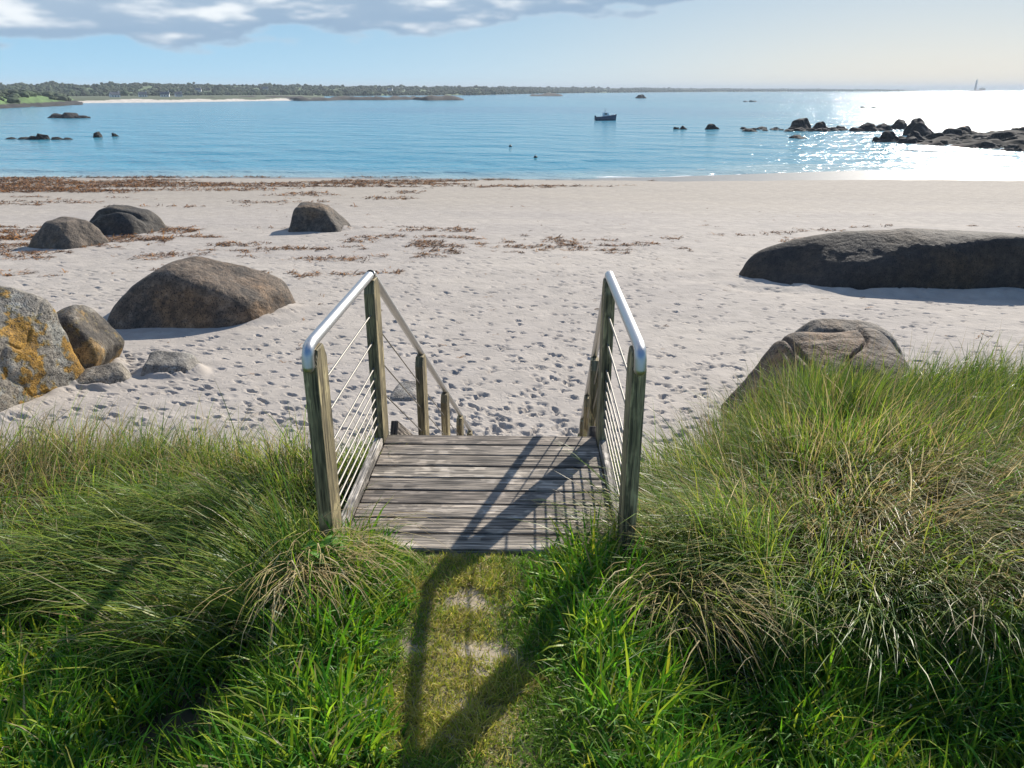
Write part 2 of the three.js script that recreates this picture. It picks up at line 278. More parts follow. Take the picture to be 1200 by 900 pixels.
function farH(az, r) {
  const hn = hillNear(az), n = fbm2(az * 30, r * 0.006, 4, 101), n2 = fbm2(az * 90, r * 0.02, 3, 103);
  let h = -6, kind = 'none';
  // wooded rise behind the bay
  if (az < A(1075)) { const t = sstep(hn, hn * 1.55, r), k = SEA + 0.6 + (hillTop(az) - SEA) * t * (0.86 + 0.28 * n) - 8 * sstep(hn * 1.02, hn * 0.97, r); if (k > h) { h = k; kind = n2 + 0.5 * n > -0.16 ? 'wood' : 'field'; } }
  // flat pale beach and the dark tidal flats beside it
  const b1 = sstep(A(55), A(75), az) * sstep(A(470), A(330), az), fr = lineOf([[A(50), 425], [A(200), 432], [A(340), 480], [A(480), 520]])(az);
  const hb = SEA + 1.5 * b1 * sstep(fr - 4, fr + 40, r) * sstep(hn + 120, hn, r) - 4 * (1 - sstep(fr - 10, fr, r)) - 4 * (1 - b1);
  if (hb > h) { h = hb; kind = r < fr + 26 + 20 * n ? 'sand' : 'scrub'; }
  const b2 = sstep(A(150), A(215), az) * sstep(A(572), A(520), az), rr = 492 + 24 * noise2(az * 40, 2, 105);
  const hr = SEA + (1.3 + 1.6 * n2 + 0.8 * sstep(A(470), A(500), az)) * b2 * sstep(rr - 12, rr + 4, r) * sstep(rr + 120, rr + 60, r) - 3 * (1 - b2 * sstep(rr - 16, rr - 4, r) * sstep(rr + 140, rr + 110, r));
  if (hr > h) { h = hr; kind = 'rock'; }
  const b4 = sstep(A(615), A(625), az) * sstep(A(668), A(655), az), h4 = SEA + (2.2 + 2.2 * n2) * b4 * sstep(760, 790, r) * sstep(850, 820, r) - 3 * (1 - b4 * sstep(755, 770, r) * sstep(860, 840, r));
  if (h4 > h) { h = h4; kind = 'rock'; }
  // green headland with a dark rocky foot
  const b3 = sstep(A(105), A(20), az), s3 = 318 + 22 * noise2(az * 25, 5, 107) + 60 * sstep(A(30), A(100), az), t3 = b3 * sstep(s3, s3 + 60, r) * sstep(640, 560, r);
  const h3 = SEA + (0.6 + 2.9 * t3 + 1.4 * n2) * (b3 > 0.05 ? 1 : 0) * sstep(s3 - 8, s3 + 6, r) - 5 * (1 - sstep(s3 - 12, s3 - 2, r)) - 6 * (1 - sstep(0, 0.06, b3)) - 5 * sstep(600, 660, r);
  if (h3 > h && az < A(110)) { h = h3; kind = h3 > SEA + 1.15 ? 'meadow' : 'rock'; }
  // the lighthouse isle
  const b5 = Math.exp(-(((az - A(1146)) / (6 * R / 10)) ** 2)), h5 = -6 + 9.5 * b5 * sstep(2760, 2820, r) * sstep(3180, 3100, r) + 1.2 * n2 * b5;
  if (h5 > h) { h = h5; kind = 'rock'; }
  return [h, kind];
}
{
  const rows = steps([[290, 0.008], [900, 0.02], [4200]]), na = 620, a0 = A(-330), a1 = A(1230), P = [], C = [], I = [];
  const tint = { wood: [0.045, 0.06, 0.035], field: [0.10, 0.15, 0.055], sand: [0.58, 0.52, 0.44], rock: [0.028, 0.025, 0.022], meadow: [0.11, 0.19, 0.05], none: [0.1, 0.1, 0.08], scrub: [0.07, 0.09, 0.04] };
  for (const r of rows) for (let i = 0; i <= na; i++) { const az = lerp(a0, a1, i / na), [x, z] = farAt(az, r), [h, k] = farH(az, r), v = 0.85 + 0.3 * hash(i, r | 0, 4), c = tint[k]; P.push(x, h, z); C.push(c[0] * v, c[1] * v, c[2] * v); }
  for (let j = 0; j < rows.length - 1; j++) for (let i = 0; i < na; i++) { const a = j * (na + 1) + i, b = a + 1, c = a + na + 1, d = c + 1; if (Math.max(P[a * 3 + 1], P[b * 3 + 1], P[c * 3 + 1], P[d * 3 + 1]) < SEA - 1) continue; I.push(a, b, c, b, d, c); }
  const g = new THREE.BufferGeometry(); g.setAttribute('position', new THREE.Float32BufferAttribute(P, 3)); g.setAttribute('color', new THREE.Float32BufferAttribute(C, 3)); g.setIndex(I); g.computeVertexNormals();
  tag(top(mesh('', g, new THREE.MeshStandardMaterial({ vertexColors: true, roughness: 1 })), 'far_hills'), 'low hilly coast across the bay with a pale beach', null, null, 'structure');
}
function crownGeo(seed, detail = 2, flat = 1) {
  const g = mergeVertices(new THREE.IcosahedronGeometry(1, detail).deleteAttribute('uv').deleteAttribute('normal')), p = g.attributes.position;
  for (let i = 0; i < p.count; i++) { const x = p.getX(i), y = p.getY(i), z = p.getZ(i), k = 1 + 0.75 * fbm3(x * 2.1, y * 2.1, z * 2.1, 3, seed) + 0.3 * (hash(i, seed, 9) - 0.5); p.setXYZ(i, x * k, y * k * flat, z * k); }
  g.computeVertexNormals(); return g;
}
const woodMat = new THREE.MeshStandardMaterial({ color: col(0.04, 0.06, 0.03), roughness: 1 }), barkMat = new THREE.MeshStandardMaterial({ color: col(0.09, 0.07, 0.05), roughness: 1 });
{
  const r = rng(21), vars = [crownGeo(3), crownGeo(8), crownGeo(15)], lists = vars.map(() => []);
  for (let k = 0; k < 34000; k++) {
    const az = lerp(A(-330), A(1060), r()), hn = hillNear(az), d = hn * (0.97 + 0.95 * r() * r() + 0.02), [h, kind] = farH(az, d), [x, z] = farAt(az, d);
    if (h < SEA + 0.5 || (kind !== 'wood' && r() > 0.05) || kind === 'sand' || kind === 'rock') continue;
    const s = (0.9 + 1.1 * r() * r() + (r() > 0.975 ? 1.2 : 0)) * (d > 1900 ? 1.2 : 1);
    lists[r() * 3 | 0].push([x, h + s * 0.4, z, s * (0.8 + 0.7 * r()), s, r() * 6.28, 0.6 + 0.8 * r()]);
  }
  for (let k = 0; k < 900; k++) { const az = lerp(A(-200), A(90), r()), d = 350 + 250 * r(), [h, kind] = farH(az, d), [x, z] = farAt(az, d); if (kind !== 'meadow' || fbm2(az * 60, d * 0.02, 2, 109) < 0.05) continue; const s = 0.5 + 0.9 * r(); lists[0].push([x, h + s * 0.3, z, s * 1.7, s, r() * 6.28, 0.8 + 0.5 * r()]); }
  const wood = tag(group('far_woodland'), 'dark woods covering the low hills across the bay', null, null, 'stuff'), M = new THREE.Matrix4(), q = new THREE.Quaternion(), e = new THREE.Euler(), c = new THREE.Color();
  lists.forEach((l, v) => { const im = new THREE.InstancedMesh(vars[v], woodMat, l.length); l.forEach(([x, y, z, sx, sy, a, t], i) => { im.setMatrixAt(i, M.compose(new THREE.Vector3(x, y, z), q.setFromEuler(e.set(0, a, 0)), new THREE.Vector3(sx, sy, sx))); im.setColorAt(i, c.setRGB(t, t * (0.9 + 0.2 * hash(i, v, 3)), t)); }); im.name = 'tree_crowns'; im.castShadow = im.receiveShadow = true; wood.add(im); });
  console.log('trees', lists.map((l) => l.length).join());
}
{ // lone skyline trees one can tell apart
  const places = [[120, 4.5], [134, 3.6], [228, 4.2], [285, 4.0], [297, 4.4], [322, 4.6], [358, 4.8], [376, 4.2], [402, 4.4], [512, 4.6], [590, 4.8], [604, 4.2], [696, 6.5]];
  const crown = crownGeo(33, 3, 0.85), trunk = new THREE.CylinderGeometry(0.09, 0.16, 1, 6).translate(0, 0.5, 0);
  for (let [u, s] of places) {
    const az = A(u), d = hillNear(az) * 1.42, [h] = farH(az, d), [x, z] = farAt(az, d);
    const t = group('skyline_tree', [x, h - 0.2, z]); t.rotation.y = u; tag(t, 'lone rounded tree standing above the far wooded skyline', 'tree', 'skyline trees across the bay');
    s *= 0.72; mesh('trunk', trunk, barkMat, t).scale.set(s * 0.7, s * 1.1, s * 0.7); const c = mesh('crown', crown, woodMat, t); c.scale.setScalar(s * 0.42); c.position.y = s * 1.15;
  }
}
{ // pale houses behind the far beach
  const wall = new THREE.MeshStandardMaterial({ color: col(0.85, 0.83, 0.8), roughness: 0.9 }), slate = new THREE.MeshStandardMaterial({ color: col(0.09, 0.1, 0.12), roughness: 0.7 }), glass = new THREE.MeshStandardMaterial({ color: col(0.04, 0.05, 0.06), roughness: 0.2 });
  const houses = [[133, 560, 9, 'long white house with slate roof behind the far beach beside the headland'], [166, 575, 8, 'small white house with slate roof second along the far beach'], [192, 580, 9, 'white house third along the far beach close to its neighbour'], [208, 585, 7, 'smallest white house in the row along the far beach'], [232, 830, 9, 'white house set up on the wooded hillside above the far beach'], [311, 900, 9, 'white house standing alone in the woods past the far beach'], [457, 1010, 10, 'white house above the dark tidal flats across the bay']];
  for (const [u, d, w, label] of houses) {
    const az = A(u), [h] = farH(az, d), [x, z] = farAt(az, d), up = d > 800 ? 1.6 : 0.3, g = group('far_house', [x, h - 0.4 + (d > 800 ? 0.6 : 0), z]); g.rotation.y = -az + 0.3 * Math.sin(u); g.scale.setScalar(0.62); tag(g, label, 'house', 'houses across the bay');
    const H = 2.6 + up, s = new THREE.Shape([new THREE.Vector2(-2.6, 0), new THREE.Vector2(2.6, 0), new THREE.Vector2(2.6, H), new THREE.Vector2(0, H + 2.2), new THREE.Vector2(-2.6, H)]);
    mesh('wall', new THREE.ExtrudeGeometry(s, { depth: w, bevelEnabled: false }).translate(0, 0, -w / 2).rotateY(Math.PI / 2), wall, g);
    const rs = new THREE.Shape([new THREE.Vector2(-3.0, H - 0.2), new THREE.Vector2(0, H + 2.3), new THREE.Vector2(3.0, H - 0.2), new THREE.Vector2(3.0, H + 0.1), new THREE.Vector2(0, H + 2.65), new THREE.Vector2(-3.0, H + 0.1)]);
    const roof = mesh('roof', new THREE.ExtrudeGeometry(rs, { depth: w + 0.3, bevelEnabled: false }).translate(0, 0, -w / 2 - 0.15).rotateY(Math.PI / 2), slate, g);
    mesh('chimney', new THREE.BoxGeometry(0.7, 1.6, 0.9).translate(w / 2 - 0.6, H + 2.6, 0), wall, roof);
    for (const k of [-0.28, 0, 0.28]) mesh('window', new THREE.BoxGeometry(1, 1.2, 0.1).translate(k * w, H * 0.55, 2.62), glass, g);
  }
}
{ // tall lighthouse on its isle
  const az = A(1143), d = 2960, [h] = farH(az, d), [x, z] = farAt(az, d), m = new THREE.MeshStandardMaterial({ color: col(0.3, 0.29, 0.28), roughness: 0.9 });
  const g = group('lighthouse', [x, h - 0.5, z]); tag(g, 'tall slender stone lighthouse on a low isle at the horizon', 'lighthouse');
  mesh('tower', new THREE.LatheGeometry([[4.2, 0], [3.4, 3], [2.4, 26], [3.2, 26.6], [3.2, 27.6], [2.6, 27.6]].map((p) => new THREE.Vector2(...p)), 16), m, g);
  mesh('lantern_room', new THREE.LatheGeometry([[2, 27.4], [2, 30], [1.6, 31.2], [0.1, 32.4]].map((p) => new THREE.Vector2(...p)), 12), m, g);
  const k = group('keepers_house', [x + 22, farH(azOf(1150), d)[0] - 0.4, z]); tag(k, 'low keepers house beside the slender lighthouse', 'house');
  mesh('wall', new THREE.BoxGeometry(16, 5, 8).translate(0, 2.5, 0), m, k); mesh('roof', new THREE.ConeGeometry(8, 3, 4).rotateY(Math.PI / 4).scale(1.6, 1, 0.8).translate(0, 6.5, 0), woodMat, k);
}
console.log('far coast done');

// ---------------------------------------------------------------- granite boulders
function rockGeo({ planes, k = 1, p = 10, amp = 0.05, freq = 1.4, seed = 1, detail = 36, colour, grooves, cracks = 0 }) {
  const g = mergeVertices(new THREE.IcosahedronGeometry(1, detail).deleteAttribute('uv').deleteAttribute('normal')), pos = g.attributes.position;
  const N = planes.map(([x, y, z, d]) => { const l = Math.hypot(x, y, z); return [x / l, y / l, z / l, d * k]; });
  for (let i = 0; i < pos.count; i++) {
    const x = pos.getX(i), y = pos.getY(i), z = pos.getZ(i); let s = 0;
    for (const [a, b, c, d] of N) { const k = (a * x + b * y + c * z) / d; if (k > 0) s += Math.pow(k, p); }
    let r = Math.pow(s, -1 / p); const X = x * r, Y = y * r, Z = z * r;
    r *= 1 + (amp * 2 * fbm3(X * freq, Y * freq, Z * freq, 3, seed) + 0.010 * fbm3(X * 7, Y * 7, Z * 7, 3, seed + 5)) / Math.max(r, 0.3);
    r += 0.012 * fbm3(X * 3.3, Y * 3.3, Z * 3.3, 3, seed + 31) * Math.min(1, r);
    if (cracks) { const n = fbm3(X * 0.75 + 4, Y * 0.55, Z * 0.75, 3, seed + 50); r -= cracks * Math.exp(-((n / 0.016) ** 2)) + 0.5 * cracks * sstep(0, 0.012, n) ; }
    if (grooves) r -= grooves(X, Y, Z);
    pos.setXYZ(i, x * r, y * r, z * r);
  }
  g.computeVertexNormals();
  if (colour) { const C = new Float32Array(pos.count * 3), n = g.attributes.normal; for (let i = 0; i < pos.count; i++) { const c = colour(pos.getX(i), pos.getY(i), pos.getZ(i), n.getX(i), n.getY(i), n.getZ(i)); C.set(c, i * 3); } g.setAttribute('color', new THREE.BufferAttribute(C, 3)); }
  const f = g.toNonIndexed(), P = f.attributes.position, U = new Float32Array(P.count * 2), v = [0, 1, 2].map(() => new THREE.Vector3());
  for (let i = 0; i < P.count; i += 3) {
    v.forEach((q, k) => q.fromBufferAttribute(P, i + k)); const n = v[1].clone().sub(v[0]).cross(v[2].clone().sub(v[0])), ax = Math.abs(n.x), ay = Math.abs(n.y), az = Math.abs(n.z);
    v.forEach((q, k) => U.set(ay >= ax && ay >= az ? [q.x, q.z] : ax >= az ? [q.z, q.y] : [q.x, q.y], (i + k) * 2));
  }
  f.setAttribute('uv', new THREE.BufferAttribute(U, 2)); return f;
}
const graniteMat = new THREE.MeshStandardMaterial({ vertexColors: true, roughness: 0.82, map: scaled(graniteMap, 1.6), bumpMap: scaled(graniteBump, 1.3), bumpScale: 0.03 });
const mix3 = (a, b, t) => [lerp(a[0], b[0], t), lerp(a[1], b[1], t), lerp(a[2], b[2], t)];
function granite(base, rust, seed, o = {}) {                        // stone with rusty stains, pale crusts and dark specks of lichen, each with a ragged outline
  return (x, y, z) => {
    const big = fbm3(x * 0.9, y * 0.9, z * 0.9, 4, seed), mid = fbm3(x * 3.1, y * 3.1, z * 3.1, 4, seed + 3), fin = fbm3(x * 11, y * 11, z * 11, 3, seed + 7);
    let c = mix3(base, rust, sstep(-0.05, 0.4, big + 0.3 * mid) * 0.8); c = c.map((k) => k * (1 + 0.3 * mid + 0.25 * fin));
    if (o.pale) c = mix3(c, [0.42, 0.42, 0.38], o.pale * sstep(0.14, 0.19, mid * 0.8 + fin * 0.5));
    if (o.dark) c = mix3(c, [0.035, 0.033, 0.03], o.dark * sstep(0.08, 0.28, fbm3(x * 2.2, y * 2.2, z * 2.2, 4, seed + 11) + 0.4 * fin));
    if (o.yellow) { const k = fbm3(x * 2.4, y * 2.4, z * 2.4, 4, seed + 19) + 0.55 * fin + (o.yellowAt ? o.yellowAt(x, y, z) : 0); c = mix3(c, [0.50, 0.27, 0.025], o.yellow * sstep(0.17, 0.21, k)); c = mix3(c, [0.33, 0.25, 0.06], 0.6 * o.yellow * sstep(0.06, 0.10, k) * (1 - sstep(0.17, 0.21, k))); }
    return c.map((k) => clamp(k, 0.012, 0.8));
  };
}
function boulder(name, [x, z, dy], turn, spec, label, category = 'boulder', grp) {
  const m = top(mesh('', rockGeo(spec), graniteMat), name); m.position.set(x, groundH(x, z) + dy, z); m.rotation.y = turn * R; tag(m, label, category, grp); return m;
}
const GREY = [0.20, 0.155, 0.115], BROWN = [0.29, 0.185, 0.10], DARK = [0.16, 0.14, 0.115];
boulder('lichen_boulder', [-8.62, -11.25, 0.66], 0, { detail: 84, seed: 4, p: 12, cracks: 0.03, amp: 0.06, planes: [[0.1, 1, 0.15, 1.0], [1, 0.1, 0.25, 0.86], [-1, 0.3, 0.1, 1.1], [0.15, 0.25, 1, 0.85], [0, 0.2, -1, 0.9], [0, -1, 0, 0.9], [0.55, 0.8, 0.3, 1.0], [-0.5, 0.9, 0.2, 1.05]], colour: granite([0.36, 0.33, 0.28], [0.38, 0.3, 0.2], 41, { pale: 0.9, yellow: 0.95, dark: 0.7, yellowAt: (x, y) => 0.12 - 0.06 * y }) }, 'tall granite boulder crusted with orange and pale lichen');
boulder('dark_boulder', [-7.92, -12.85, 0.42], 14, { detail: 46, seed: 9, p: 8, k: 0.98, amp: 0.05, planes: [[-0.35, 1, 0, 0.72], [1, 0.6, 0.1, 0.5], [-1, 0.15, 0, 0.5], [0.1, 0.2, 1, 0.6], [0, 0.2, -1, 0.6], [0, -1, 0, 0.7], [0.9, -0.5, 0.2, 0.55], [-0.6, 0.8, 0.4, 0.72]], colour: granite([0.15, 0.125, 0.095], [0.2, 0.135, 0.07], 47, { yellow: 0.5, dark: 0.6, pale: 0.3 }) }, 'upright dark boulder leaning beside the lichen crusted boulder');
boulder('humped_boulder', [-7.4, -16.8, 0.10], 0, { detail: 60, seed: 13, p: 10, cracks: 0.01, amp: 0.05, freq: 0.9, planes: [[0.34, 1, 0.12, 1.04], [-0.62, 1, 0.0, 1.22], [-1, 0.35, 0.35, 1.85], [-0.12, 0.5, 1, 1.08], [0.45, 0.35, 1, 1.35], [1, 0.15, 0.2, 1.72], [0, 0.35, -1, 1.15], [0, -1, 0, 0.8]], colour: granite([0.20, 0.145, 0.10], [0.33, 0.195, 0.095], 53, { dark: 0.55, pale: 0.1 }) }, 'large brown humped boulder sloping down to one side on the sand');
boulder('low_rock', [-6.28, -12.75, 0.02], 10, { detail: 30, seed: 17, p: 8, amp: 0.04, planes: [[0.1, 1, 0.1, 0.24], [1, 0.5, 0, 0.44], [-1, 0.25, 0, 0.42], [0, 0.4, 1, 0.34], [0, 0.3, -1, 0.4], [0, -1, 0, 0.3]], colour: granite([0.3, 0.28, 0.25], GREY, 59, { pale: 0.4, dark: 0.3 }) }, 'small rounded grey rock lying in the sand before the humped boulder', 'rock');
boulder('flat_rock', [-7.18, -12.15, -0.03], 25, { detail: 26, seed: 19, p: 8, amp: 0.04, planes: [[-0.15, 1, 0.3, 0.22], [1, 0.5, 0, 0.42], [-1, 0.4, 0, 0.42], [0, 0.5, 1, 0.26], [0, 0.3, -1, 0.3], [0, -1, 0, 0.3]], colour: granite([0.33, 0.29, 0.23], BROWN, 61, { pale: 0.4 }) }, 'flat half buried rock between the dark boulder and the small rock', 'rock');
boulder('round_boulder', [-16.15, -26.5, 0.10], -15, { k: 0.76, detail: 36, seed: 23, p: 8, amp: 0.05, planes: [[0.1, 1, 0.1, 0.95], [1, 0.5, 0.1, 1.15], [-1, 0.6, 0.2, 1.1], [0.1, 0.5, 1, 1.0], [0, 0.3, -1, 1.1], [0, -1, 0, 0.8], [0.75, 0.9, 0.4, 1.15]], colour: granite(GREY, BROWN, 67, { dark: 0.3 }) }, 'smooth rounded brown boulder beside the creased boulder on the wrack');
boulder('creased_boulder', [-15.9, -29.5, 0.10], 0, { k: 0.86, detail: 40, seed: 29, p: 8, amp: 0.09, freq: 0.9, planes: [[0.1, 1, 0, 0.92], [1, 0.5, 0.2, 1.35], [-1, 0.75, 0.1, 1.0], [0, 0.5, 1, 1.0], [0, 0.3, -1, 1.1], [0, -1, 0, 0.8]], grooves: (x, y, z) => 0.16 * Math.exp(-(((z - 0.45 + 0.3 * x) / 0.13) ** 2)) * sstep(0.1, 0.5, y), colour: granite([0.10, 0.088, 0.075], [0.14, 0.11, 0.075], 71, { dark: 0.5 }) }, 'dark boulder with a deep crease standing on the brown wrack');
boulder('dome_boulder', [-8.3, -30.5, 0.1], 0, { k: 0.88, detail: 36, seed: 31, p: 8, amp: 0.05, planes: [[0.1, 1, 0.05, 0.96], [1, 0.6, 0.1, 1.0], [-1, 0.3, 0.1, 1.12], [0.1, 0.45, 1, 0.85], [0, 0.3, -1, 0.9], [0, -1, 0, 0.8]], colour: granite([0.16, 0.13, 0.1], BROWN, 73, { dark: 0.4 }) }, 'dome shaped brown boulder alone on the open sand');
boulder('whale_boulder', [11.45, -20.6, 0.1], 0, { detail: 60, seed: 37, p: 8, amp: 0.07, freq: 0.7, planes: [[0.06, 1, -0.2, 1.34], [-0.3, 1, 0.5, 1.40], [-0.16, 1, 0.4, 1.42], [-1, 0.9, 0.5, 3.95], [-1, 0.05, 0.3, 4.7], [0.4, 1, 0.05, 2.2], [1, 0.2, 0.1, 4.2], [0, 0.12, 1, 1.0], [0, 0.45, -1, 1.5], [0, -1, 0, 0.8]], colour: granite([0.075, 0.058, 0.043], [0.105, 0.072, 0.043], 79, { dark: 0.5 }) }, 'very long low dark boulder like a stranded whale');
boulder('cracked_boulder', [4.75, -10.3, 0.42], 0, { detail: 56, seed: 43, p: 8, amp: 0.06, planes: [[-0.08, 1, 0.3, 0.74], [-1, 0.5, 0.1, 1.05], [1, 0.85, 0.1, 1.05], [0, 0.5, 1, 0.9], [0, 0.25, -1, 0.95], [0, -1, 0, 1.0], [-0.7, 0.8, 0.4, 0.98]], grooves: (x, y, z) => 0.07 * Math.exp(-(((x - 0.12 + 0.55 * z + 0.08 * Math.sin(z * 7)) / 0.028) ** 2)) + 0.05 * Math.exp(-(((x + 0.62 - 0.2 * z) / 0.025) ** 2)), colour: granite([0.16, 0.115, 0.08], [0.32, 0.18, 0.08], 83, { pale: 0.2, dark: 0.4 }) }, 'cracked brown boulder rising behind the dune grass');
boulder('split_slab', [5.05, -11.2, 0.62], -8, { detail: 40, seed: 47, p: 8, amp: 0.05, planes: [[0.05, 1, 0.1, 0.62], [-1, 0.6, 0, 0.75], [1, 0.7, 0, 0.8], [0, 0.5, 1, 0.4], [0, 0.3, -1, 0.5], [0, -1, 0, 1.2]], colour: granite([0.24, 0.2, 0.16], BROWN, 89, { dark: 0.4, pale: 0.3 }) }, 'rounded split slab on the seaward side of the cracked boulder', 'rock');
boulder('pale_slab', [6.1, -10.9, 0.22], -20, { detail: 30, seed: 49, p: 8, amp: 0.03, planes: [[0.35, 1, 0.1, 0.4], [-1, 0.4, 0, 0.5], [1, 0.4, 0, 0.5], [0, 0.5, 1, 0.4], [0, 0.3, -1, 0.4], [0, -1, 0, 0.5]], colour: granite([0.46, 0.43, 0.39], [0.4, 0.36, 0.3], 97, { pale: 0.5 }) }, 'pale grey slab leaning beside the cracked boulder', 'rock');
boulder('buried_rock', [-1.78, -11.6, -0.06], 0, { detail: 26, seed: 51, p: 8, amp: 0.04, planes: [[-0.1, 1, 0.15, 0.16], [-1, 0.6, 0, 0.24], [1, 0.5, 0, 0.22], [0, 0.5, 1, 0.3], [0, 0.3, -1, 0.3], [0, -1, 0, 0.3]], colour: granite([0.42, 0.38, 0.33], [0.3, 0.27, 0.22], 99, { pale: 0.4 }) }, 'pale half buried rock seen through the stair railing', 'rock');
console.log('boulders done');

// ---------------------------------------------------------------- rocks in the sea
const reefMat = new THREE.MeshStandardMaterial({ vertexColors: true, roughness: 0.9, map: scaled(graniteMap, 2.5), bumpMap: scaled(graniteBump, 2.0), bumpScale: 0.08 });
const reefTone = granite([0.03, 0.028, 0.026], [0.036, 0.03, 0.024], 131, { dark: 0.6 });
const reefGeos = [];
for (let k = 0; k < 8; k++) { const r = rng(300 + k), pl = [[0, -1, 0, 0.5]]; for (let i = 0; i < 11; i++) { const a = i / 11 * 6.28 + r(); pl.push([Math.cos(a), 0.15 + 0.9 * r(), Math.sin(a), 0.55 + 0.35 * r()]); } pl.push([r() - 0.5, 1, r() - 0.5, 0.45 + 0.3 * r()]); reefGeos.push(rockGeo({ planes: pl, p: 14, amp: 0.16, freq: 2.2, seed: 60 + k, detail: 8, colour: reefTone })); }
function seaRock(x, z, s, hgt, v, label, grp, turn = 0) { const m = top(mesh('', reefGeos[v % 8], reefMat), 'sea_rock'); m.position.set(x, SEA + 0.02, z); m.scale.set(s, hgt, s * 0.9); m.rotation.y = turn; return tag(m, label, 'rock', grp); }
{ // the long reef running out from the shore, the low reef beyond it, and the lone rocks
  const r = rng(77);
  const shore = (x) => -78 - 0.1 * x;
  const add = (n, x0, x1, z0, z1, s0, s1, hs, label, grp, keep) => { for (let k = 0; k < n; k++) { const x = lerp(x0, x1, r()), z = lerp(z0, z1, r()), s = lerp(s0, s1, r() * r()); if (keep && !keep(x, z)) continue; seaRock(x, z, s, s * hs * (0.45 + 0.55 * r()), k, label, grp, r() * 6.28); } };
  const L1 = 'dark weed covered rock in the reef running out from the beach', G1 = 'rocks of the reef by the beach';
  const inReef = (x, z) => x < -0.69 * z && z < -(80 + Math.max(0, 52 - x) * 2.0) && z > -(99 + (x - 44) * 0.8);
  add(620, 43, 88, -79, -132, 0.45, 1.5, 0.75, L1, G1, inReef);
  add(120, 50, 84, -90, -126, 1.0, 2.3, 0.9, L1, G1, (x, z) => inReef(x, z) && z < -(87 + Math.max(0, 55 - x) * 1.5));
  { // the weedy ledge that the reef stands on
    const P = [], I = [], n = 90; for (let j = 0; j <= n; j++) for (let i = 0; i <= n; i++) { const x = lerp(40, 100, i / n), z = lerp(-76, -138, j / n), e = Math.min(-(80 + Math.max(0, 52 - x) * 2.0) - z, z + (99 + (x - 44) * 0.8)); P.push(x, SEA - 0.6 + 0.75 * sstep(-2.5, 3, e + 4 * fbm2(x * 0.25, z * 0.25, 3, 151)) + 1.1 * fbm2(x * 0.6, z * 0.6, 4, 153) * sstep(-2, 2, e), z); }
    for (let j = 0; j < n; j++) for (let i = 0; i < n; i++) { const a = j * (n + 1) + i; I.push(a, a + 1, a + n + 1, a + 1, a + n + 2, a + n + 1); }
    const g = new THREE.BufferGeometry(); g.setAttribute('position', new THREE.Float32BufferAttribute(P, 3)); g.setIndex(I); g.computeVertexNormals();
    tag(top(mesh('', g, new THREE.MeshStandardMaterial({ color: col(0.022, 0.018, 0.013), roughness: 1 })), 'reef_ledge'), 'low weedy ledge under the reef running out from the beach', 'reef');
  }
  seaRock(54.0, -112, 2.4, 2.9, 2, 'tallest block of the dark reef running out from the beach');
  seaRock(44.2, -99, 1.9, 1.7, 5, 'separate squarish rock at the near tip of the beach reef'); seaRock(42.6, -98.2, 0.9, 0.8, 1, L1, G1); seaRock(47, -98, 1.7, 1.5, 3, L1, G1);
  for (const [x, z, s, h] of [[52, -124, 2, 1.4], [55, -126, 1.8, 1.2], [49, -127, 1.2, 0.9], [60, -131, 2, 1.7]]) seaRock(x, z, s, h, x | 0, L1, G1, x);
  const L2 = 'low dark rock in the detached reef out in the bay', G2 = 'rocks of the detached reef';
  add(60, 33.5, 51, -122, -131, 0.5, 1.6, 0.5, L2, G2); seaRock(42.6, -127.5, 2.3, 2.5, 6, 'highest hump of the detached low reef in the bay'); seaRock(46, -128, 1.6, 1.4, 4, L2, G2);
  seaRock(35.0, -104.5, 1.3, 0.55, 2, 'flat dark rock just awash in front of the detached reef'); seaRock(33.3, -121.5, 1.1, 0.5, 7, L2, G2);
  seaRock(29.2, -128.6, 1.5, 1.15, 5, 'lone pointed rock off the end of the detached reef'); seaRock(24.6, -128.6, 0.7, 0.6, 3, 'one of a pair of little rocks past the pointed rock', 'pair of little rocks'); seaRock(23.5, -128.7, 0.6, 0.5, 1, 'one of a pair of little rocks past the pointed rock', 'pair of little rocks');
  // rocks off the left shore
  for (const [dx, s, h] of [[-3.4, 2.6, 1.0], [0, 3.2, 1.4], [3.0, 2.0, 0.8]]) seaRock(-102.5 + dx, -177 + dx * 0.2, s, h, 3 + dx | 0, 'dark low rock of the flat islet farther out under the headland', 'flat islet rocks', dx);
  for (const [dx, s, h] of [[-4.2, 0.8, 0.25], [-2.2, 1.1, 0.35], [-0.8, 1.4, 0.45], [0.2, 0.95, 1.05], [2.2, 1.0, 0.35], [3.6, 0.7, 0.25]]) seaRock(-62.2 + dx, -100.3 + dx * 0.1, s, h, 9 + dx | 0, 'dark rock awash in the little chain off the weedy shore', 'chain of awash rocks', dx);
  seaRock(-57.3, -104.6, 0.85, 1.0, 6, 'larger of two squat rocks next to the awash chain', null, 1); seaRock(-56.0, -106.5, 0.5, 0.6, 2, 'smaller of two squat rocks next to the awash chain', null, 2);
  seaRock(80, -592, 5, 3.0, 4, 'lone far rock beyond the moored boat'); seaRock(116, -426, 2.6, 0.9, 1, 'thin far skerry beyond the detached reef', 'far skerries'); seaRock(112, -424, 1.6, 0.6, 2, 'thin far skerry beyond the detached reef', 'far skerries'); seaRock(117, -286, 2.2, 0.5, 5, 'low far skerry in the sun glitter', 'skerries in the glitter'); seaRock(121, -287, 1.6, 0.4, 6, 'low far skerry in the sun glitter', 'skerries in the glitter');
}

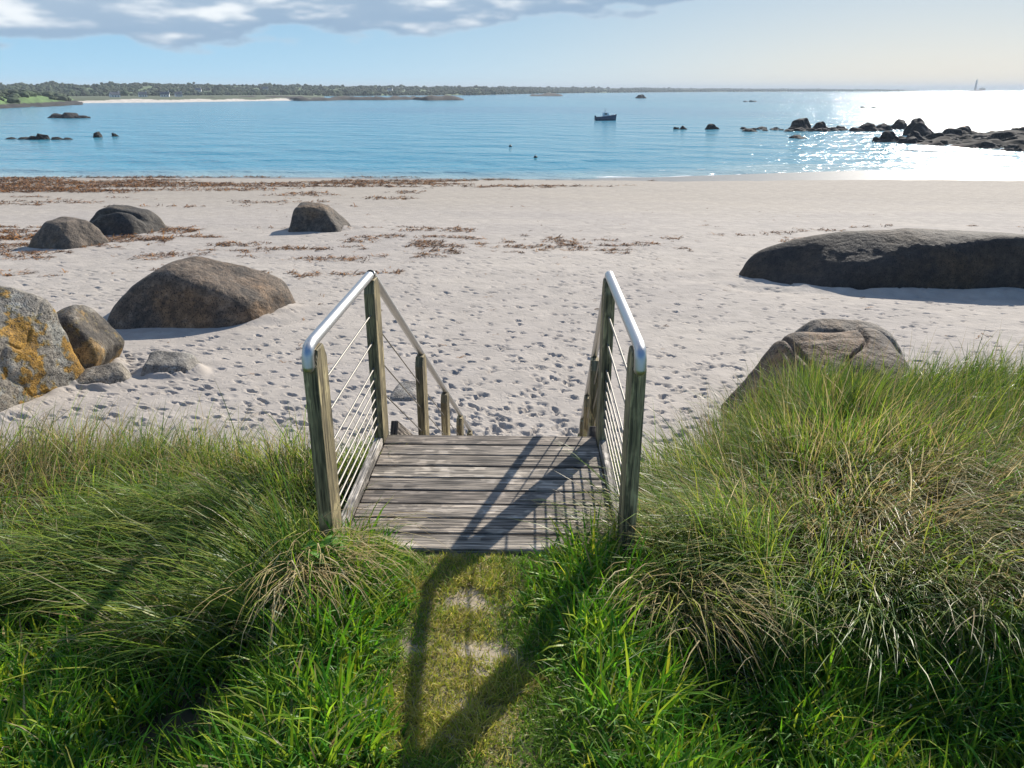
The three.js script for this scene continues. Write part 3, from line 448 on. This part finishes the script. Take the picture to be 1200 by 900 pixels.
// ---------------------------------------------------------------- moored boat and buoys
{
  const blue = new THREE.MeshStandardMaterial({ color: col(0.02, 0.06, 0.10), roughness: 0.4 }), white = new THREE.MeshStandardMaterial({ color: col(0.7, 0.72, 0.72), roughness: 0.5 }), glass = new THREE.MeshStandardMaterial({ color: col(0.02, 0.03, 0.04), roughness: 0.1 });
  const b = group('boat', [15.5, SEA - 0.02, -165.5]); b.rotation.y = 0.08; tag(b, 'small dark fishing boat with a cabin moored in the bay', 'boat');
  const P = [], I = [], n = 12, sec = 6;
  for (let i = 0; i <= n; i++) { const t = i / n, x = lerp(-1.9, 2.2, t), bw = 0.8 * Math.pow(1 - Math.pow(t, 3.2), 0.7) + 0.02, sh = 0.72 + 0.5 * t * t; for (let j = 0; j <= sec; j++) { const a = (j / sec) * Math.PI, w = Math.cos(a), yy = Math.sin(a); P.push(x + (t > 0.8 ? (1 - yy) * 0.18 * (t - 0.8) * 5 : 0), sh - (sh + 0.25) * Math.pow(yy, 0.6), w * bw); } }
  for (let i = 0; i < n; i++) for (let j = 0; j < sec; j++) { const a = i * (sec + 1) + j, c = a + sec + 1; I.push(a, c, a + 1, a + 1, c, c + 1); }
  for (let i = 0; i < n; i++) { const a = i * (sec + 1), c = a + sec + 1; I.push(a, a + sec, c, c, a + sec, c + sec); }
  for (let j = 1; j < sec; j++) I.push(0, j, j + 1);
  const g = new THREE.BufferGeometry(); g.setAttribute('position', new THREE.Float32BufferAttribute(P, 3)); g.setIndex(I); g.computeVertexNormals(); mesh('hull', g, blue, b);
  const cs = new THREE.Shape([new THREE.Vector2(-0.55, 0.6), new THREE.Vector2(1.25, 0.7), new THREE.Vector2(0.75, 1.05), new THREE.Vector2(0.5, 1.5), new THREE.Vector2(-0.4, 1.55)]);
  const cab = mesh('cabin', new THREE.ExtrudeGeometry(cs, { depth: 0.9, bevelEnabled: true, bevelSize: 0.04, bevelThickness: 0.04, bevelSegments: 1 }).translate(0, 0, -0.45), white, b);
  for (const s of [-1, 1]) mesh('window', new THREE.BoxGeometry(0.55, 0.28, 0.03).translate(0.05, 1.28, s * 0.5), glass, cab);
  mesh('mast', new THREE.CylinderGeometry(0.035, 0.05, 0.9, 6).translate(-0.05, 1.98, 0), blue, b); mesh('rail', new THREE.TorusGeometry(0.5, 0.025, 4, 10, Math.PI).rotateY(Math.PI / 2).scale(1, 0.7, 1).translate(1.5, 1.0, 0), white, b);
  mesh('outboard_motor', new RoundedBoxGeometry(0.32, 0.9, 0.3, 1, 0.06).translate(-2.02, 0.5, 0), blue, b);
  const bm = new THREE.MeshStandardMaterial({ color: col(0.02, 0.02, 0.025), roughness: 0.5 });
  for (const [x, z, l] of [[-2.0, -87.9, 'small dark mooring buoy floating farther out'], [0.7, -73.4, 'small dark mooring buoy floating closer to the beach']]) { const f = group('mooring_buoy', [x, SEA, z]); tag(f, l, 'buoy'); mesh('float', new THREE.SphereGeometry(0.17, 12, 8).scale(1, 0.8, 1).translate(0, 0.06, 0), bm, f); mesh('pick_up_ring', new THREE.TorusGeometry(0.06, 0.016, 5, 10).translate(0, 0.23, 0), bm, f); }
}

// ---------------------------------------------------------------- deck, stairs and railings
function metricUV(g, axis = 'x', ou = 0, ov = 0) {                // uv in metres, grain along the given axis
  if (g.index) g = g.toNonIndexed();
  const P = g.attributes.position, N = g.attributes.normal, U = new Float32Array(P.count * 2);
  for (let i = 0; i < P.count; i++) {
    const p = { x: P.getX(i), y: P.getY(i), z: P.getZ(i) }, n = { x: Math.abs(N.getX(i)), y: Math.abs(N.getY(i)), z: Math.abs(N.getZ(i)) }, others = ['x', 'y', 'z'].filter((k) => k !== axis);
    const v = n[axis] > 0.7 ? p[others[0]] : n[others[0]] > n[others[1]] ? p[others[1]] : p[others[0]];
    U[i * 2] = (n[axis] > 0.7 ? p[others[1]] : p[axis]) + ou; U[i * 2 + 1] = v + ov;
  }
  g.setAttribute('uv', new THREE.BufferAttribute(U, 2)); return g;
}
const woodTex = (() => { const c = woodMap.clone(); c.wrapS = c.wrapT = THREE.MirroredRepeatWrapping; c.repeat.set(1 / 1.5, 1 / 0.6); c.needsUpdate = true; return c; })(), woodB = (() => { const c = woodBump.clone(); c.wrapS = c.wrapT = THREE.MirroredRepeatWrapping; c.repeat.set(1 / 1.5, 1 / 0.6); c.needsUpdate = true; return c; })();
const wood = (r, g, b) => new THREE.MeshStandardMaterial({ color: col(r, g, b), roughness: 0.8, map: woodTex, bumpMap: woodB, bumpScale: 0.006 });
const deckMats = [wood(0.49, 0.43, 0.36), wood(0.42, 0.365, 0.30), wood(0.54, 0.48, 0.40), wood(0.35, 0.30, 0.25)], postMat = wood(0.46, 0.385, 0.21), sideMat = wood(0.62, 0.57, 0.5);
const r0 = rng(91);
function board(name, w, h, l, at, mat, parent, axis, jitter = 0) {
  const g = metricUV(new RoundedBoxGeometry(w, h, l, 2, Math.min(0.007, h * 0.2)), axis, r0() * 7, r0() * 3);
  const m = mesh(name, g, mat, parent); m.position.set(...at); if (jitter) m.rotation.set((r0() - 0.5) * jitter, (r0() - 0.5) * jitter * 0.5, (r0() - 0.5) * jitter * 0.6); return m;
}
{
  const deck = group('boardwalk_deck', [0, DECK, 0]); tag(deck, 'weathered grey plank deck leading through the dune to the beach', 'deck');
  const n = 9, d0 = 2.79, d1 = 3.965, w = (d1 - d0) / n;
  for (let k = 0; k < n; k++) board('plank', 1.2 - (k ? 0 : 0.03), 0.038, w - 0.009 - r0() * 0.005, [0.004 * (r0() - 0.5), -0.019 + 0.002 * (r0() - 0.5), -(d0 + (k + 0.5) * w)], deckMats[[2, 1, 0, 3, 0, 2, 1, 0, 3][k]], deck, 'x', 0.006);
  for (const s of [-1, 1]) { board('edge_board', 0.045, 0.19, 0.96, [s * 0.628, -0.06, -3.36], sideMat, deck, 'z'); board('joist', 0.05, 0.14, 1.1, [s * 0.45, -0.112, -3.39], deckMats[3], deck, 'z'); }
  for (const s of [-1, 1]) for (const d of [2.95, 3.8]) board('support_post', 0.1, 0.9, 0.1, [s * 0.55, -0.59, -d], postMat, deck, 'y');
  const SL = 34.6 * R, YAW = -2.5 * R;
  const st = group('beach_stairs', [0, DECK, -3.975]); st.rotation.y = YAW; tag(st, 'steep wooden stairs going down from the deck to the sand', 'stairs');
  const nt = 15, run = 3.95 / nt, rise = run * Math.tan(SL);
  for (let k = 1; k < nt; k++) board('tread', 1.12, 0.04, 0.25, [0, -k * rise - 0.02, -(k - 0.5) * run], deckMats[k % 4], st, 'x', 0.004);
  for (const s of [-1, 1]) { const b = board('stringer', 0.045, 0.24, 4.75, [s * 0.585, -1.42, -1.98], deckMats[3], st, 'z'); b.rotation.x = -SL; }
  // the two railings
  const steel = new THREE.MeshStandardMaterial({ color: col(0.50, 0.50, 0.49), metalness: 1, roughness: 0.46, roughnessMap: (() => { const c = sandMap.clone(); c.colorSpace = THREE.NoColorSpace; c.repeat.set(3, 3); c.needsUpdate = true; return c; })() }), rodMat = new THREE.MeshStandardMaterial({ color: col(0.24, 0.225, 0.20), metalness: 0.7, roughness: 0.55 });
  const RX = 0.628, TOP = 0.945, NEAR = 2.74, MID = 3.93;
  const postShape = (h, cut) => { const s = new THREE.Shape(), w = 0.075; s.moveTo(-w, 0); s.lineTo(w, 0); s.lineTo(w, h - cut); s.lineTo(w - 0.035, h); s.lineTo(-w + 0.035, h); s.lineTo(-w, h - cut); s.closePath(); return metricUV(new THREE.ExtrudeGeometry(s, { depth: 0.045, bevelEnabled: true, bevelSize: 0.005, bevelThickness: 0.005, bevelSegments: 1 }).translate(0, 0, -0.0225).rotateY(Math.PI / 2), 'y', r0() * 5, r0() * 2); };
  for (const s of [-1, 1]) {
    const g = group('stair_railing', [0, 0, 0]); tag(g, s < 0 ? 'steel handrail on wooden posts beside the pale edge board and dry grass tuft' : 'steel handrail on wooden posts against the tall dune grass mound', 'railing', 'railings of the stairs');
    const x = s * RX, onStair = (k, dy) => { const c = Math.cos(YAW), sn = Math.sin(YAW), px = x, pz = -k; return new THREE.Vector3(px * c + pz * sn, DECK + dy - Math.tan(SL) * k, -MID - 0.0 - px * sn * 0 + pz * c + -px * sn); };
    const corner = new THREE.Vector3(x, DECK + TOP, -MID), end = onStair(4.0, TOP);
    const elbow = new THREE.CatmullRomCurve3([new THREE.Vector3(x, DECK + TOP - 0.075, -NEAR + 0.045), new THREE.Vector3(x, DECK + TOP - 0.035, -NEAR + 0.04), new THREE.Vector3(x, DECK + TOP - 0.008, -NEAR + 0.018), new THREE.Vector3(x, DECK + TOP, -NEAR - 0.02), new THREE.Vector3(x, DECK + TOP, -NEAR - 0.2), corner.clone().add(new THREE.Vector3(0, 0, 0.06)), corner.clone().add(new THREE.Vector3(0, 0.0, 0.01)), corner.clone().lerp(end, 0.012), corner.clone().lerp(end, 0.3), end], false, 'catmullrom', 0.25);
    mesh('handrail', new THREE.TubeGeometry(elbow, 160, 0.0235, 14), steel, g);
    const capG = new THREE.SphereGeometry(0.0236, 14, 8); mesh('rail_end', capG, steel, g).position.copy(end); mesh('rail_end', capG, steel, g).position.copy(elbow.points[0]);
    const near = mesh('post', postShape(1.35, 0.055), postMat, g); near.position.set(x, DECK + TOP - 0.028 - 1.35, -NEAR - 0.045);
    const mid = mesh('post', postShape(1.5, 0.06), postMat, g); mid.position.set(x, DECK + TOP - 0.028 - 1.5, -MID + 0.005);
    for (const k of [1.22, 2.25, 3.15, 3.9]) { const p = onStair(k, TOP), m = mesh('post', postShape(1.25, 0.06), postMat, g); m.position.set(p.x, p.y - 1.25 - 0.045, p.z); m.rotation.y = YAW; }
    const rod = (a, b, rad, name) => { const l = a.distanceTo(b), m = mesh(name, new THREE.CylinderGeometry(rad, rad, l, 7), rodMat, g); m.position.copy(a).lerp(b, 0.5); m.quaternion.setFromUnitVectors(new THREE.Vector3(0, 1, 0), b.clone().sub(a).normalize()); };
    for (const o of [0.205, 0.355, 0.5, 0.56, 0.615, 0.668, 0.722, 0.776, 0.83]) rod(new THREE.Vector3(x, DECK + TOP - o, -NEAR + 0.02), new THREE.Vector3(x, DECK + TOP - o, -MID - 0.01), 0.0048, 'rod');
    for (const o of [0.27, 0.46, 0.65]) rod(new THREE.Vector3(x, DECK + TOP - o, -MID), onStair(3.95, TOP - o), 0.004, 'wire');
  }
}
console.log('railings done');

// ---------------------------------------------------------------- grasses
class Blades {                                                        // collects curved, tapering blades into one geometry
  constructor() { this.P = []; this.C = []; this.I = []; this.n = 0; }
  add(x, y, z, L, w, az, lean, droop, tw, c, tip = c, n = 4) {
    const { P, C, I } = this, dx = Math.sin(az), dz = Math.cos(az), wx = Math.cos(az + tw), wz = -Math.sin(az + tw), base = P.length / 3; this.n++;
    for (let i = 0; i <= n; i++) {
      const t = i / n, h = w * 0.5 * Math.pow(1 - t, 0.5) * (0.7 + 0.3 * Math.min(1, t * 2.5));
      if (i < n) { P.push(x - wx * h, y, z - wz * h, x + wx * h, y, z + wz * h); C.push(c[0], c[1], c[2], c[0], c[1], c[2]); } else { P.push(x, y, z); C.push(tip[0], tip[1], tip[2]); }
      const phi = lean + droop * Math.pow((i + 0.5) / n, 1.6), s = L / n; x += dx * Math.sin(phi) * s; z += dz * Math.sin(phi) * s; y += Math.cos(phi) * s;
    }
    for (let i = 0; i < n - 1; i++) { const k = base + i * 2; I.push(k, k + 1, k + 2, k + 1, k + 3, k + 2); }
    I.push(base + (n - 1) * 2, base + (n - 1) * 2 + 1, base + n * 2);
  }
  build() { const g = new THREE.BufferGeometry(); g.setAttribute('position', new THREE.BufferAttribute(new Float32Array(this.P), 3)); g.setAttribute('color', new THREE.BufferAttribute(new Float32Array(this.C), 3)); g.setIndex(new THREE.BufferAttribute(new Uint32Array(this.I), 1)); g.computeVertexNormals(); return g; }
}
const pick = (r, l) => l[r() * l.length | 0], vary = (c, k) => [c[0] * k, c[1] * k, c[2] * k];
const leafMat = new THREE.MeshPhysicalMaterial({ vertexColors: true, side: THREE.DoubleSide, roughness: 1, transmission: 0.56, thickness: 0, ior: 1.4, specularIntensity: 0.3, clearcoat: 0.25, clearcoatRoughness: 0.3 });
const strawMat = new THREE.MeshPhysicalMaterial({ vertexColors: true, side: THREE.DoubleSide, roughness: 1, transmission: 0.35, thickness: 0, ior: 1.4, specularIntensity: 0.3, clearcoat: 0.08, clearcoatRoughness: 0.4 });
const GREEN = [[0.17, 0.27, 0.022], [0.22, 0.31, 0.028], [0.11, 0.20, 0.025], [0.30, 0.33, 0.045], [0.08, 0.17, 0.03]], STRAW = [[0.50, 0.40, 0.19], [0.42, 0.32, 0.14], [0.58, 0.49, 0.28], [0.32, 0.23, 0.10]], LUSH = [[0.11, 0.29, 0.010], [0.16, 0.35, 0.012], [0.24, 0.39, 0.018], [0.05, 0.18, 0.010], [0.31, 0.40, 0.025], [0.07, 0.22, 0.015]], TURF = [[0.34, 0.40, 0.035], [0.46, 0.44, 0.055], [0.52, 0.44, 0.11], [0.20, 0.33, 0.022], [0.15, 0.29, 0.02]];
const laying = (x, z) => {                                            // heading in which the long grass lies
  const d = -z, n = fbm2(x * 0.9, d * 0.9, 3, 121) * 2.0;
  if (x > 0) return Math.atan2((x - 2.25) * 0.9, 0.9 - (d - 3.6) * 0.9) + n;       // combed down from the crest of the mound
  return lerp(1.2, -0.9, sstep(3.9, 3.0, d)) + n;
};
const inDeck = (x, d, m = 0) => Math.abs(x) < 0.66 + m && d > 2.77 - m && d < 8;
const lushness = (x, d) => {                                          // broad green grass close by, long dune grass behind
  const n = 0.45 * fbm2(x * 1.3, d * 1.3, 3, 123);
  return x < 0 ? sstep(3.15, 2.75, d + n + 0.25 * sstep(-0.9, -2.5, x)) : sstep(2.55, 2.2, d + n - 0.5 * sstep(1.3, 0.6, x));
};
const WEEDS = [[-0.67, 2.60], [0.80, 2.58], [-0.58, 2.54], [-0.84, 2.48], [-0.74, 2.36]];
const pathX = (d) => -0.02 + 0.05 * (2.5 - d);
const seen = (x, d) => d > 1.15 && Math.abs(x - 0.2 + 0.023 * d) < 0.63 * d + 0.95;
function lumps(r) {                                                   // the roots of every tuft on the dune: kind, place, vigour
  const out = [];
  for (let k = 0; k < 52000; k++) {
    const x = -6.5 + 13 * r(), d = -0.4 + 6.0 * r(); if (inDeck(x, d, 0.015)) continue;
    const ax = Math.abs(x - pathX(d)) + 0.12 * fbm2(x * 3, d * 3, 2, 125), e = edgeD(x);
    if (WEEDS.some(([wx, wd]) => Math.hypot(x - wx, d - wd) < 0.13)) continue;
    if (d > e + 0.75 - 0.5 * r() || (d < 2.85 && ax < 0.27)) continue;
    const young = d < 2.85 ? sstep(0.25, 0.5, ax) : 1;
    if (r() < lushness(x, d)) { const gap = fbm2(x * 2.1, d * 2.1, 3, 127); if (r() < 0.72 + 0.8 * gap) out.push(['lush', x, d, (0.35 + 0.65 * young) * (0.8 + 0.4 * r()) * (1 + 0.5 * gap)]); }
    else if (r() < 0.30) { const band = x < 0 ? sstep(3.45, 3.85, d + 0.25 * fbm2(x * 2, d, 2, 129)) : sstep(3.75, 4.15, d + 0.3 * fbm2(x * 2, d, 2, 131)); out.push([r() < lerp(0.2, 0.9, band) ? 'up' : 'lie', x, d, (0.8 + 0.4 * r()) * (Math.abs(x) < 1.0 && d > 2.5 ? 0.75 : 1)]); }
  }
  for (let k = 0; k < 130; k++) { const s = k & 1 ? 1 : -1, x = s * (0.70 + 0.5 * r()), d = 2.3 + 0.9 * r(); out.push([r() < 0.6 ? 'up' : 'lie', x, d, 0.9 + 0.35 * r()]); }
  for (let k = 0; k < 150; k++) { const s = k & 1 ? 1 : -1, x = s * (0.34 + 0.4 * r()), d = 2.42 + 0.33 * r(); out.push(['lush', x, d, (0.8 + 0.6 * r()) * (0.75 + 0.5 * sstep(0.34, 0.6, Math.abs(x)))]); }     // broad grass over the corners of the deck
   // long tufts about the end posts
  return out;
}
function tuft(B, r, kind, x, y, z, s, thin = 1) {
  const gauss = () => r() + r() + r() - 1.5;
  if (kind === 'lush') {
    const t = 0.75 + 0.5 * r(), yel = r() < 0.25 ? 1.25 : 1;
    for (let k = 0; k < 13 * thin; k++) { let c = vary(pick(r, LUSH), t * (0.8 + 0.4 * r())); c = [c[0] * yel, c[1], c[2]]; const dead = r() < 0.03; if (dead) c = vary(pick(r, STRAW), 0.8); B.add(x + gauss() * 0.05, y - 0.02, z + gauss() * 0.05, (0.10 + 0.18 * r()) * s, 0.0075 + 0.009 * r(), r() * 6.283, 0.05 + 0.5 * r(), 0.2 + 1.5 * r(), gauss() * 1.2, c, r() < 0.1 ? STRAW[0] : c, 4); }
  } else {
    const head = laying(x, z) + gauss() * (kind === 'up' ? 0.9 : 0.45), dryField = 0.08 + 0.55 * Math.exp(-(((x - 2.0) / 0.9) ** 2) - (((-z - 3.35) / 0.45) ** 2)) + 0.35 * fbm2(x * 1.5, z * 1.5, 3, 133) + (kind === 'up' ? 0.08 : 0.05) + 0.25 * sstep(-2.0, -3.2, x) + (x < 0 ? 0.18 * sstep(3.2, 3.8, -z) : 0), t = 0.75 + 0.5 * r(), big = 0.8 + 0.4 * r();
    const n = (kind === 'up' ? 26 : 26) * thin;
    for (let k = 0; k < n; k++) {
      const dry = r() < dryField, c = vary(pick(r, dry ? STRAW : GREEN), (dry ? 0.9 : t) * (0.75 + 0.5 * r())), stray = r() < 0.14;
      if (kind === 'up' && k === 0 && r() < 0.3) B.add(x, y, z, 0.5 + 0.25 * r(), 0.003, head + gauss(), 0.05 + 0.2 * r(), 0.2 + 0.4 * r(), 0, vary(STRAW[1], 0.8), undefined, 5);
      if (kind === 'up') B.add(x + gauss() * 0.05, y - 0.03, z + gauss() * 0.05, (0.26 + 0.30 * r()) * s * big, 0.0045 + 0.0035 * r(), head + gauss() * (stray ? 3 : 1.1), 0.02 + 0.42 * r(), 0.3 + 1.1 * r(), gauss(), c, r() < 0.35 ? vary(STRAW[0], 0.9) : c, 5);
      else B.add(x + gauss() * 0.06, y - 0.03, z + gauss() * 0.06, (0.34 + 0.34 * r()) * s * big, 0.0052 + 0.0042 * r(), head + gauss() * (stray ? 2.4 : 0.55), (stray ? 0.1 : 0.3) + 0.5 * r(), 0.8 + 0.9 * r(), gauss(), c, r() < 0.25 ? vary(STRAW[0], 0.9) : c, 5);
    }
  }
}
{
  const r = rng(501), near = { up: new Blades(), lie: new Blades(), lush: new Blades(), turf: new Blades(), thatch: new Blades() }, away = { up: [], lie: [], lush: [] };
  for (const [kind, x, d, s] of lumps(r)) {
    const y = groundH(x, -d);
    if (seen(x, d)) { tuft(near[kind], r, kind, x, y, -d, s); if (kind !== 'lush' && r() < 0.5) for (let k = 0; k < 5; k++) near.thatch.add(x + (r() - 0.5) * 0.25, y + 0.01 + 0.04 * r(), -d + (r() - 0.5) * 0.25, 0.12 + 0.22 * r(), 0.004 + 0.002 * r(), r() * 6.28, 1.25 + 0.35 * r(), 0.3 * r(), r() - 0.5, vary(pick(r, STRAW), 0.4 + 0.5 * r()), undefined, 3); }
    else if (r() < 0.35) away[kind].push([x, -d, kind === 'lush' ? r() * 6.28 : laying(x, -d), s * 1.2, 0.85 + 0.3 * r()]);
  }
  for (let k = 0; k < 17500; k++) {
    const d = 1.0 + 1.85 * r(), x = pathX(d) - 0.62 + 1.24 * r(), z = -d; if (inDeck(x, d) || r() > turfMask(x, z) * 0.85 + 0.12) continue;
    const ax = Math.abs(x - pathX(d)), y = groundH(x, z), s = (0.6 + 0.8 * sstep(0.1, 0.55, ax)) * (1 + 0.9 * sstep(0.05, 0.4, fbm2(x * 6 + d * 4, d * 6 - x * 4, 3, 139))), t = 0.7 + 0.5 * r(), g = sstep(-0.25, 0.3, fbm2(x * 4, d * 4, 3, 137) + 0.6 * sstep(0.12, 0.45, ax));
    for (let i = 0; i < 5; i++) near.turf.add(x + (r() - 0.5) * 0.05, y - 0.006, z + (r() - 0.5) * 0.05, (0.025 + 0.05 * r()) * s, 0.003 + 0.0025 * r(), r() * 6.28, 0.2 + 0.9 * r(), 0.3 + 1.0 * r(), (r() - 0.5) * 2, vary(r() < 0.10 ? pick(r, STRAW) : r() < g ? TURF[3 + (r() * 2 | 0)] : TURF[r() * 3 | 0], t * (0.8 + 0.4 * r())), undefined, 3);
  }
  const kinds = { up: ['dune_grass', 'upright green and straw coloured dune grass along the brow of the dune', leafMat], lie: ['draped_dune_grass', 'long dune grass lying combed over the mounds', leafMat], lush: ['meadow_grass', 'lush broad bladed green grass beside the path', leafMat], turf: ['path_turf', 'short trodden yellowish turf on the sandy path', leafMat], thatch: ['dry_thatch', 'dead straw matted under the dune grass', strawMat] };
  for (const k in kinds) { const [name, label, mat] = kinds[k]; console.log(name, near[k].n, near[k].I.length / 3); const g = tag(group(name), label, null, null, 'stuff'); mesh('blades', near[k].build(), mat, g); if (away[k]) spread(g, [1, 2, 3].map((q) => { const B = new Blades(), rr = rng(q * 71); tuft(B, rr, k, 0, 0, 0, 1, 1.2); return B.build(); }), mat, away[k]); }
}
function spread(g, geos, mat, places) {
  const M = new THREE.Matrix4(), q = new THREE.Quaternion(), e = new THREE.Euler(0, 0, 0, 'YXZ'), c = new THREE.Color(), lists = geos.map(() => []);
  places.forEach((p, i) => lists[i % geos.length].push(p));
  lists.forEach((l, v) => { if (!l.length) return; const im = new THREE.InstancedMesh(geos[v], mat, l.length); l.forEach(([x, z, a, s, t], i) => { const y = groundH(x, z); im.setMatrixAt(i, M.compose(new THREE.Vector3(x, y, z), q.setFromEuler(e.set((hash(i, v, 1) - 0.5) * 0.3, a, (hash(i, v, 2) - 0.5) * 0.3)), new THREE.Vector3(s, s, s))); im.setColorAt(i, c.setRGB(t * (0.94 + 0.12 * hash(i, v, 5)), t, t * (0.9 + 0.2 * hash(i, v, 6)))); }); im.name = 'clumps'; im.castShadow = im.receiveShadow = true; g.add(im); });
}
{ // straw-dry tuft hanging over the deck edge by the railing, and low leafy weeds
  const r = rng(611);
  for (const [x, d, n, label, s] of [[-0.67, 2.60, 460, 'straw dry grass tuft drooping over the deck edge under the railing', 1], [0.80, 2.56, 300, 'long pale grass tuft hanging against the end post', 1.1]]) {
    const B = new Blades(); for (let k = 0; k < n; k++) { const c = vary(pick(r, STRAW), 0.8 + 0.4 * r()); B.add((r() - 0.5) * 0.22, -0.03, (r() - 0.5) * 0.3, (0.34 + 0.40 * r()) * s, 0.005 + 0.0025 * r(), (x < 0 ? 0.7 : 0.2) + (r() - 0.5) * 2.2, 0.05 + 0.35 * r(), 1.4 + 1.2 * r(), (r() - 0.5) * 1.2, r() < 0.2 ? GREEN[3] : c, undefined, 6); }
    const t = top(mesh('', B.build(), strawMat), 'dry_grass_tuft'); t.position.set(x, groundH(x, -d), -d); tag(t, label, 'grass tuft');
  }
  const leaf = (() => { const s = new THREE.PlaneGeometry(1, 1, 4, 6).rotateX(-Math.PI / 2).translate(0, 0, 0.5), p = s.attributes.position; for (let i = 0; i < p.count; i++) { const t = clamp(p.getZ(i)), w = Math.sin(Math.pow(t, 0.7) * Math.PI) * 0.62 + 0.05, u = p.getX(i); p.setXYZ(i, u * w, 0.16 * u * u * 4 * w + 0.28 * t - 0.42 * t * t, t); } s.computeVertexNormals(); return s; })();
  const wm = [col(0.08, 0.25, 0.015), col(0.12, 0.31, 0.02), col(0.06, 0.19, 0.015)].map((c) => new THREE.MeshPhysicalMaterial({ color: c, side: THREE.DoubleSide, roughness: 1, transmission: 0.5, thickness: 0, specularIntensity: 0.3, clearcoat: 0.15, clearcoatRoughness: 0.35 }));
  const weed = (x, d, n, s, label) => { const g = group('leafy_weed', [x, groundH(x, -d), -d]); tag(g, label, 'weed', 'leafy weeds'); for (let k = 0; k < n; k++) { const m = mesh('leaf', leaf, wm[k % 3], g); m.rotation.order = 'YXZ'; m.rotation.set(-0.25 - 0.9 * r(), k * 2.4 + r() * 0.6, (r() - 0.5) * 0.5); m.scale.setScalar(s * (0.6 + 0.6 * r())); m.position.set((r() - 0.5) * 0.2, 0.02 + 0.24 * r() * (k / n), (r() - 0.5) * 0.2); } };
  weed(-0.58, 2.54, 60, 0.085, 'bright leafy weed at the corner of the deck beside the dry tuft'); weed(-0.84, 2.48, 46, 0.085, 'bright leafy weed a little back from the deck corner');
  weed(-0.74, 2.36, 34, 0.09, 'bright leafy weed in the lush grass below the deck corner');
}

// ---------------------------------------------------------------- cast-up seaweed
{
  const clump = (seed) => { const r = rng(seed), B = new Blades(); for (let k = 0; k < 9; k++) { const v = 0.7 + 0.7 * r(), c = r() < 0.45 ? [0.26 * v, 0.105 * v, 0.018 * v] : [0.07 * v, 0.03 * v, 0.013 * v]; B.add((r() - 0.5) * 0.36, 0.005, (r() - 0.5) * 0.2, 0.10 + 0.22 * r(), 0.02 + 0.035 * r(), (r() < 0.5 ? 1.57 : -1.57) + (r() - 0.5) * 1.6, 0.9 + 0.6 * r(), 0.5 + 1.4 * r(), (r() - 0.5) * 1.8, c, undefined, 4); } return B.build(); };
  const r = rng(701), pl = [];
  const add = (n, x0, x1, d0, d1, keep, s0, s1) => { for (let k = 0; k < n; k++) { const x = lerp(x0, x1, r()), d = lerp(d0, d1, r()); if (r() < keep(x, d)) pl.push([x, -d, r() * 6.28, lerp(s0, s1, r()), 0.7 + 0.8 * r()]); } };
  add(42000, -46, 9, 38, 57, (x, d) => sstep(0.02, 0.22, fbm2(x * 0.10, d * 0.55, 4, 141) + 0.35 * sstep(44, 49, d) * sstep(58, 52, d) + 0.15 * sstep(0, -22, x) - 0.24 - 0.4 * sstep(-8, 9, x)) * 0.5 * sstep(37, 47, d + 4 * sstep(-10, -26, x)), 0.6, 1.6);
  add(9000, -40, -6, 38, 48, (x, d) => 0.4 * sstep(0.10, 0.3, fbm2(x * 0.16, d * 0.8, 4, 151) + 0.12 * sstep(-12, -24, x)), 0.6, 1.5);
  add(4000, -24, -13, 24.5, 30.5, (x, d) => 0.8 * sstep(-0.05, 0.2, fbm2(x * 0.35, d * 0.9, 4, 155)), 0.6, 1.3);
  add(12000, -23, -2, 21, 31, (x, d) => 0.55 * sstep(0.22, 0.40, fbm2(x * 0.5, d * 1.3, 4, 143) + 0.15 * fbm2(x * 2, d * 4, 2, 149) + 0.20 * Math.exp(-(((d - 26.5 + 0.06 * (x + 10)) / 1.6) ** 2)) + 0.12 * sstep(-11, -20, x)), 0.5, 1.1);
  add(3500, -4, 6, 24.5, 29, (x, d) => 0.5 * sstep(0.22, 0.4, fbm2(x * 0.9, d * 1.9, 4, 145) + 0.16 * Math.exp(-(((d - 26.6) / 0.9) ** 2))), 0.5, 1.0);
  add(3000, 7, 20, 27, 32, (x, d) => 0.5 * sstep(0.2, 0.38, fbm2(x * 0.5, d * 1.5, 4, 147) + 0.18 * Math.exp(-(((d - 29.8) / 0.8) ** 2))), 0.5, 1.0);
  add(500, -14, 16, 12, 38, () => 0.35, 0.25, 0.6);
  spread(tag(group('seaweed'), 'brown cast up seaweed strewn in lines along the beach', null, null, 'stuff'), [1, 2, 3, 4].map((s) => clump(s * 29)), new THREE.MeshStandardMaterial({ vertexColors: true, side: THREE.DoubleSide, roughness: 0.95 }), pl);
  console.log('seaweed', pl.length);
}

renderer.render(scene, camera);
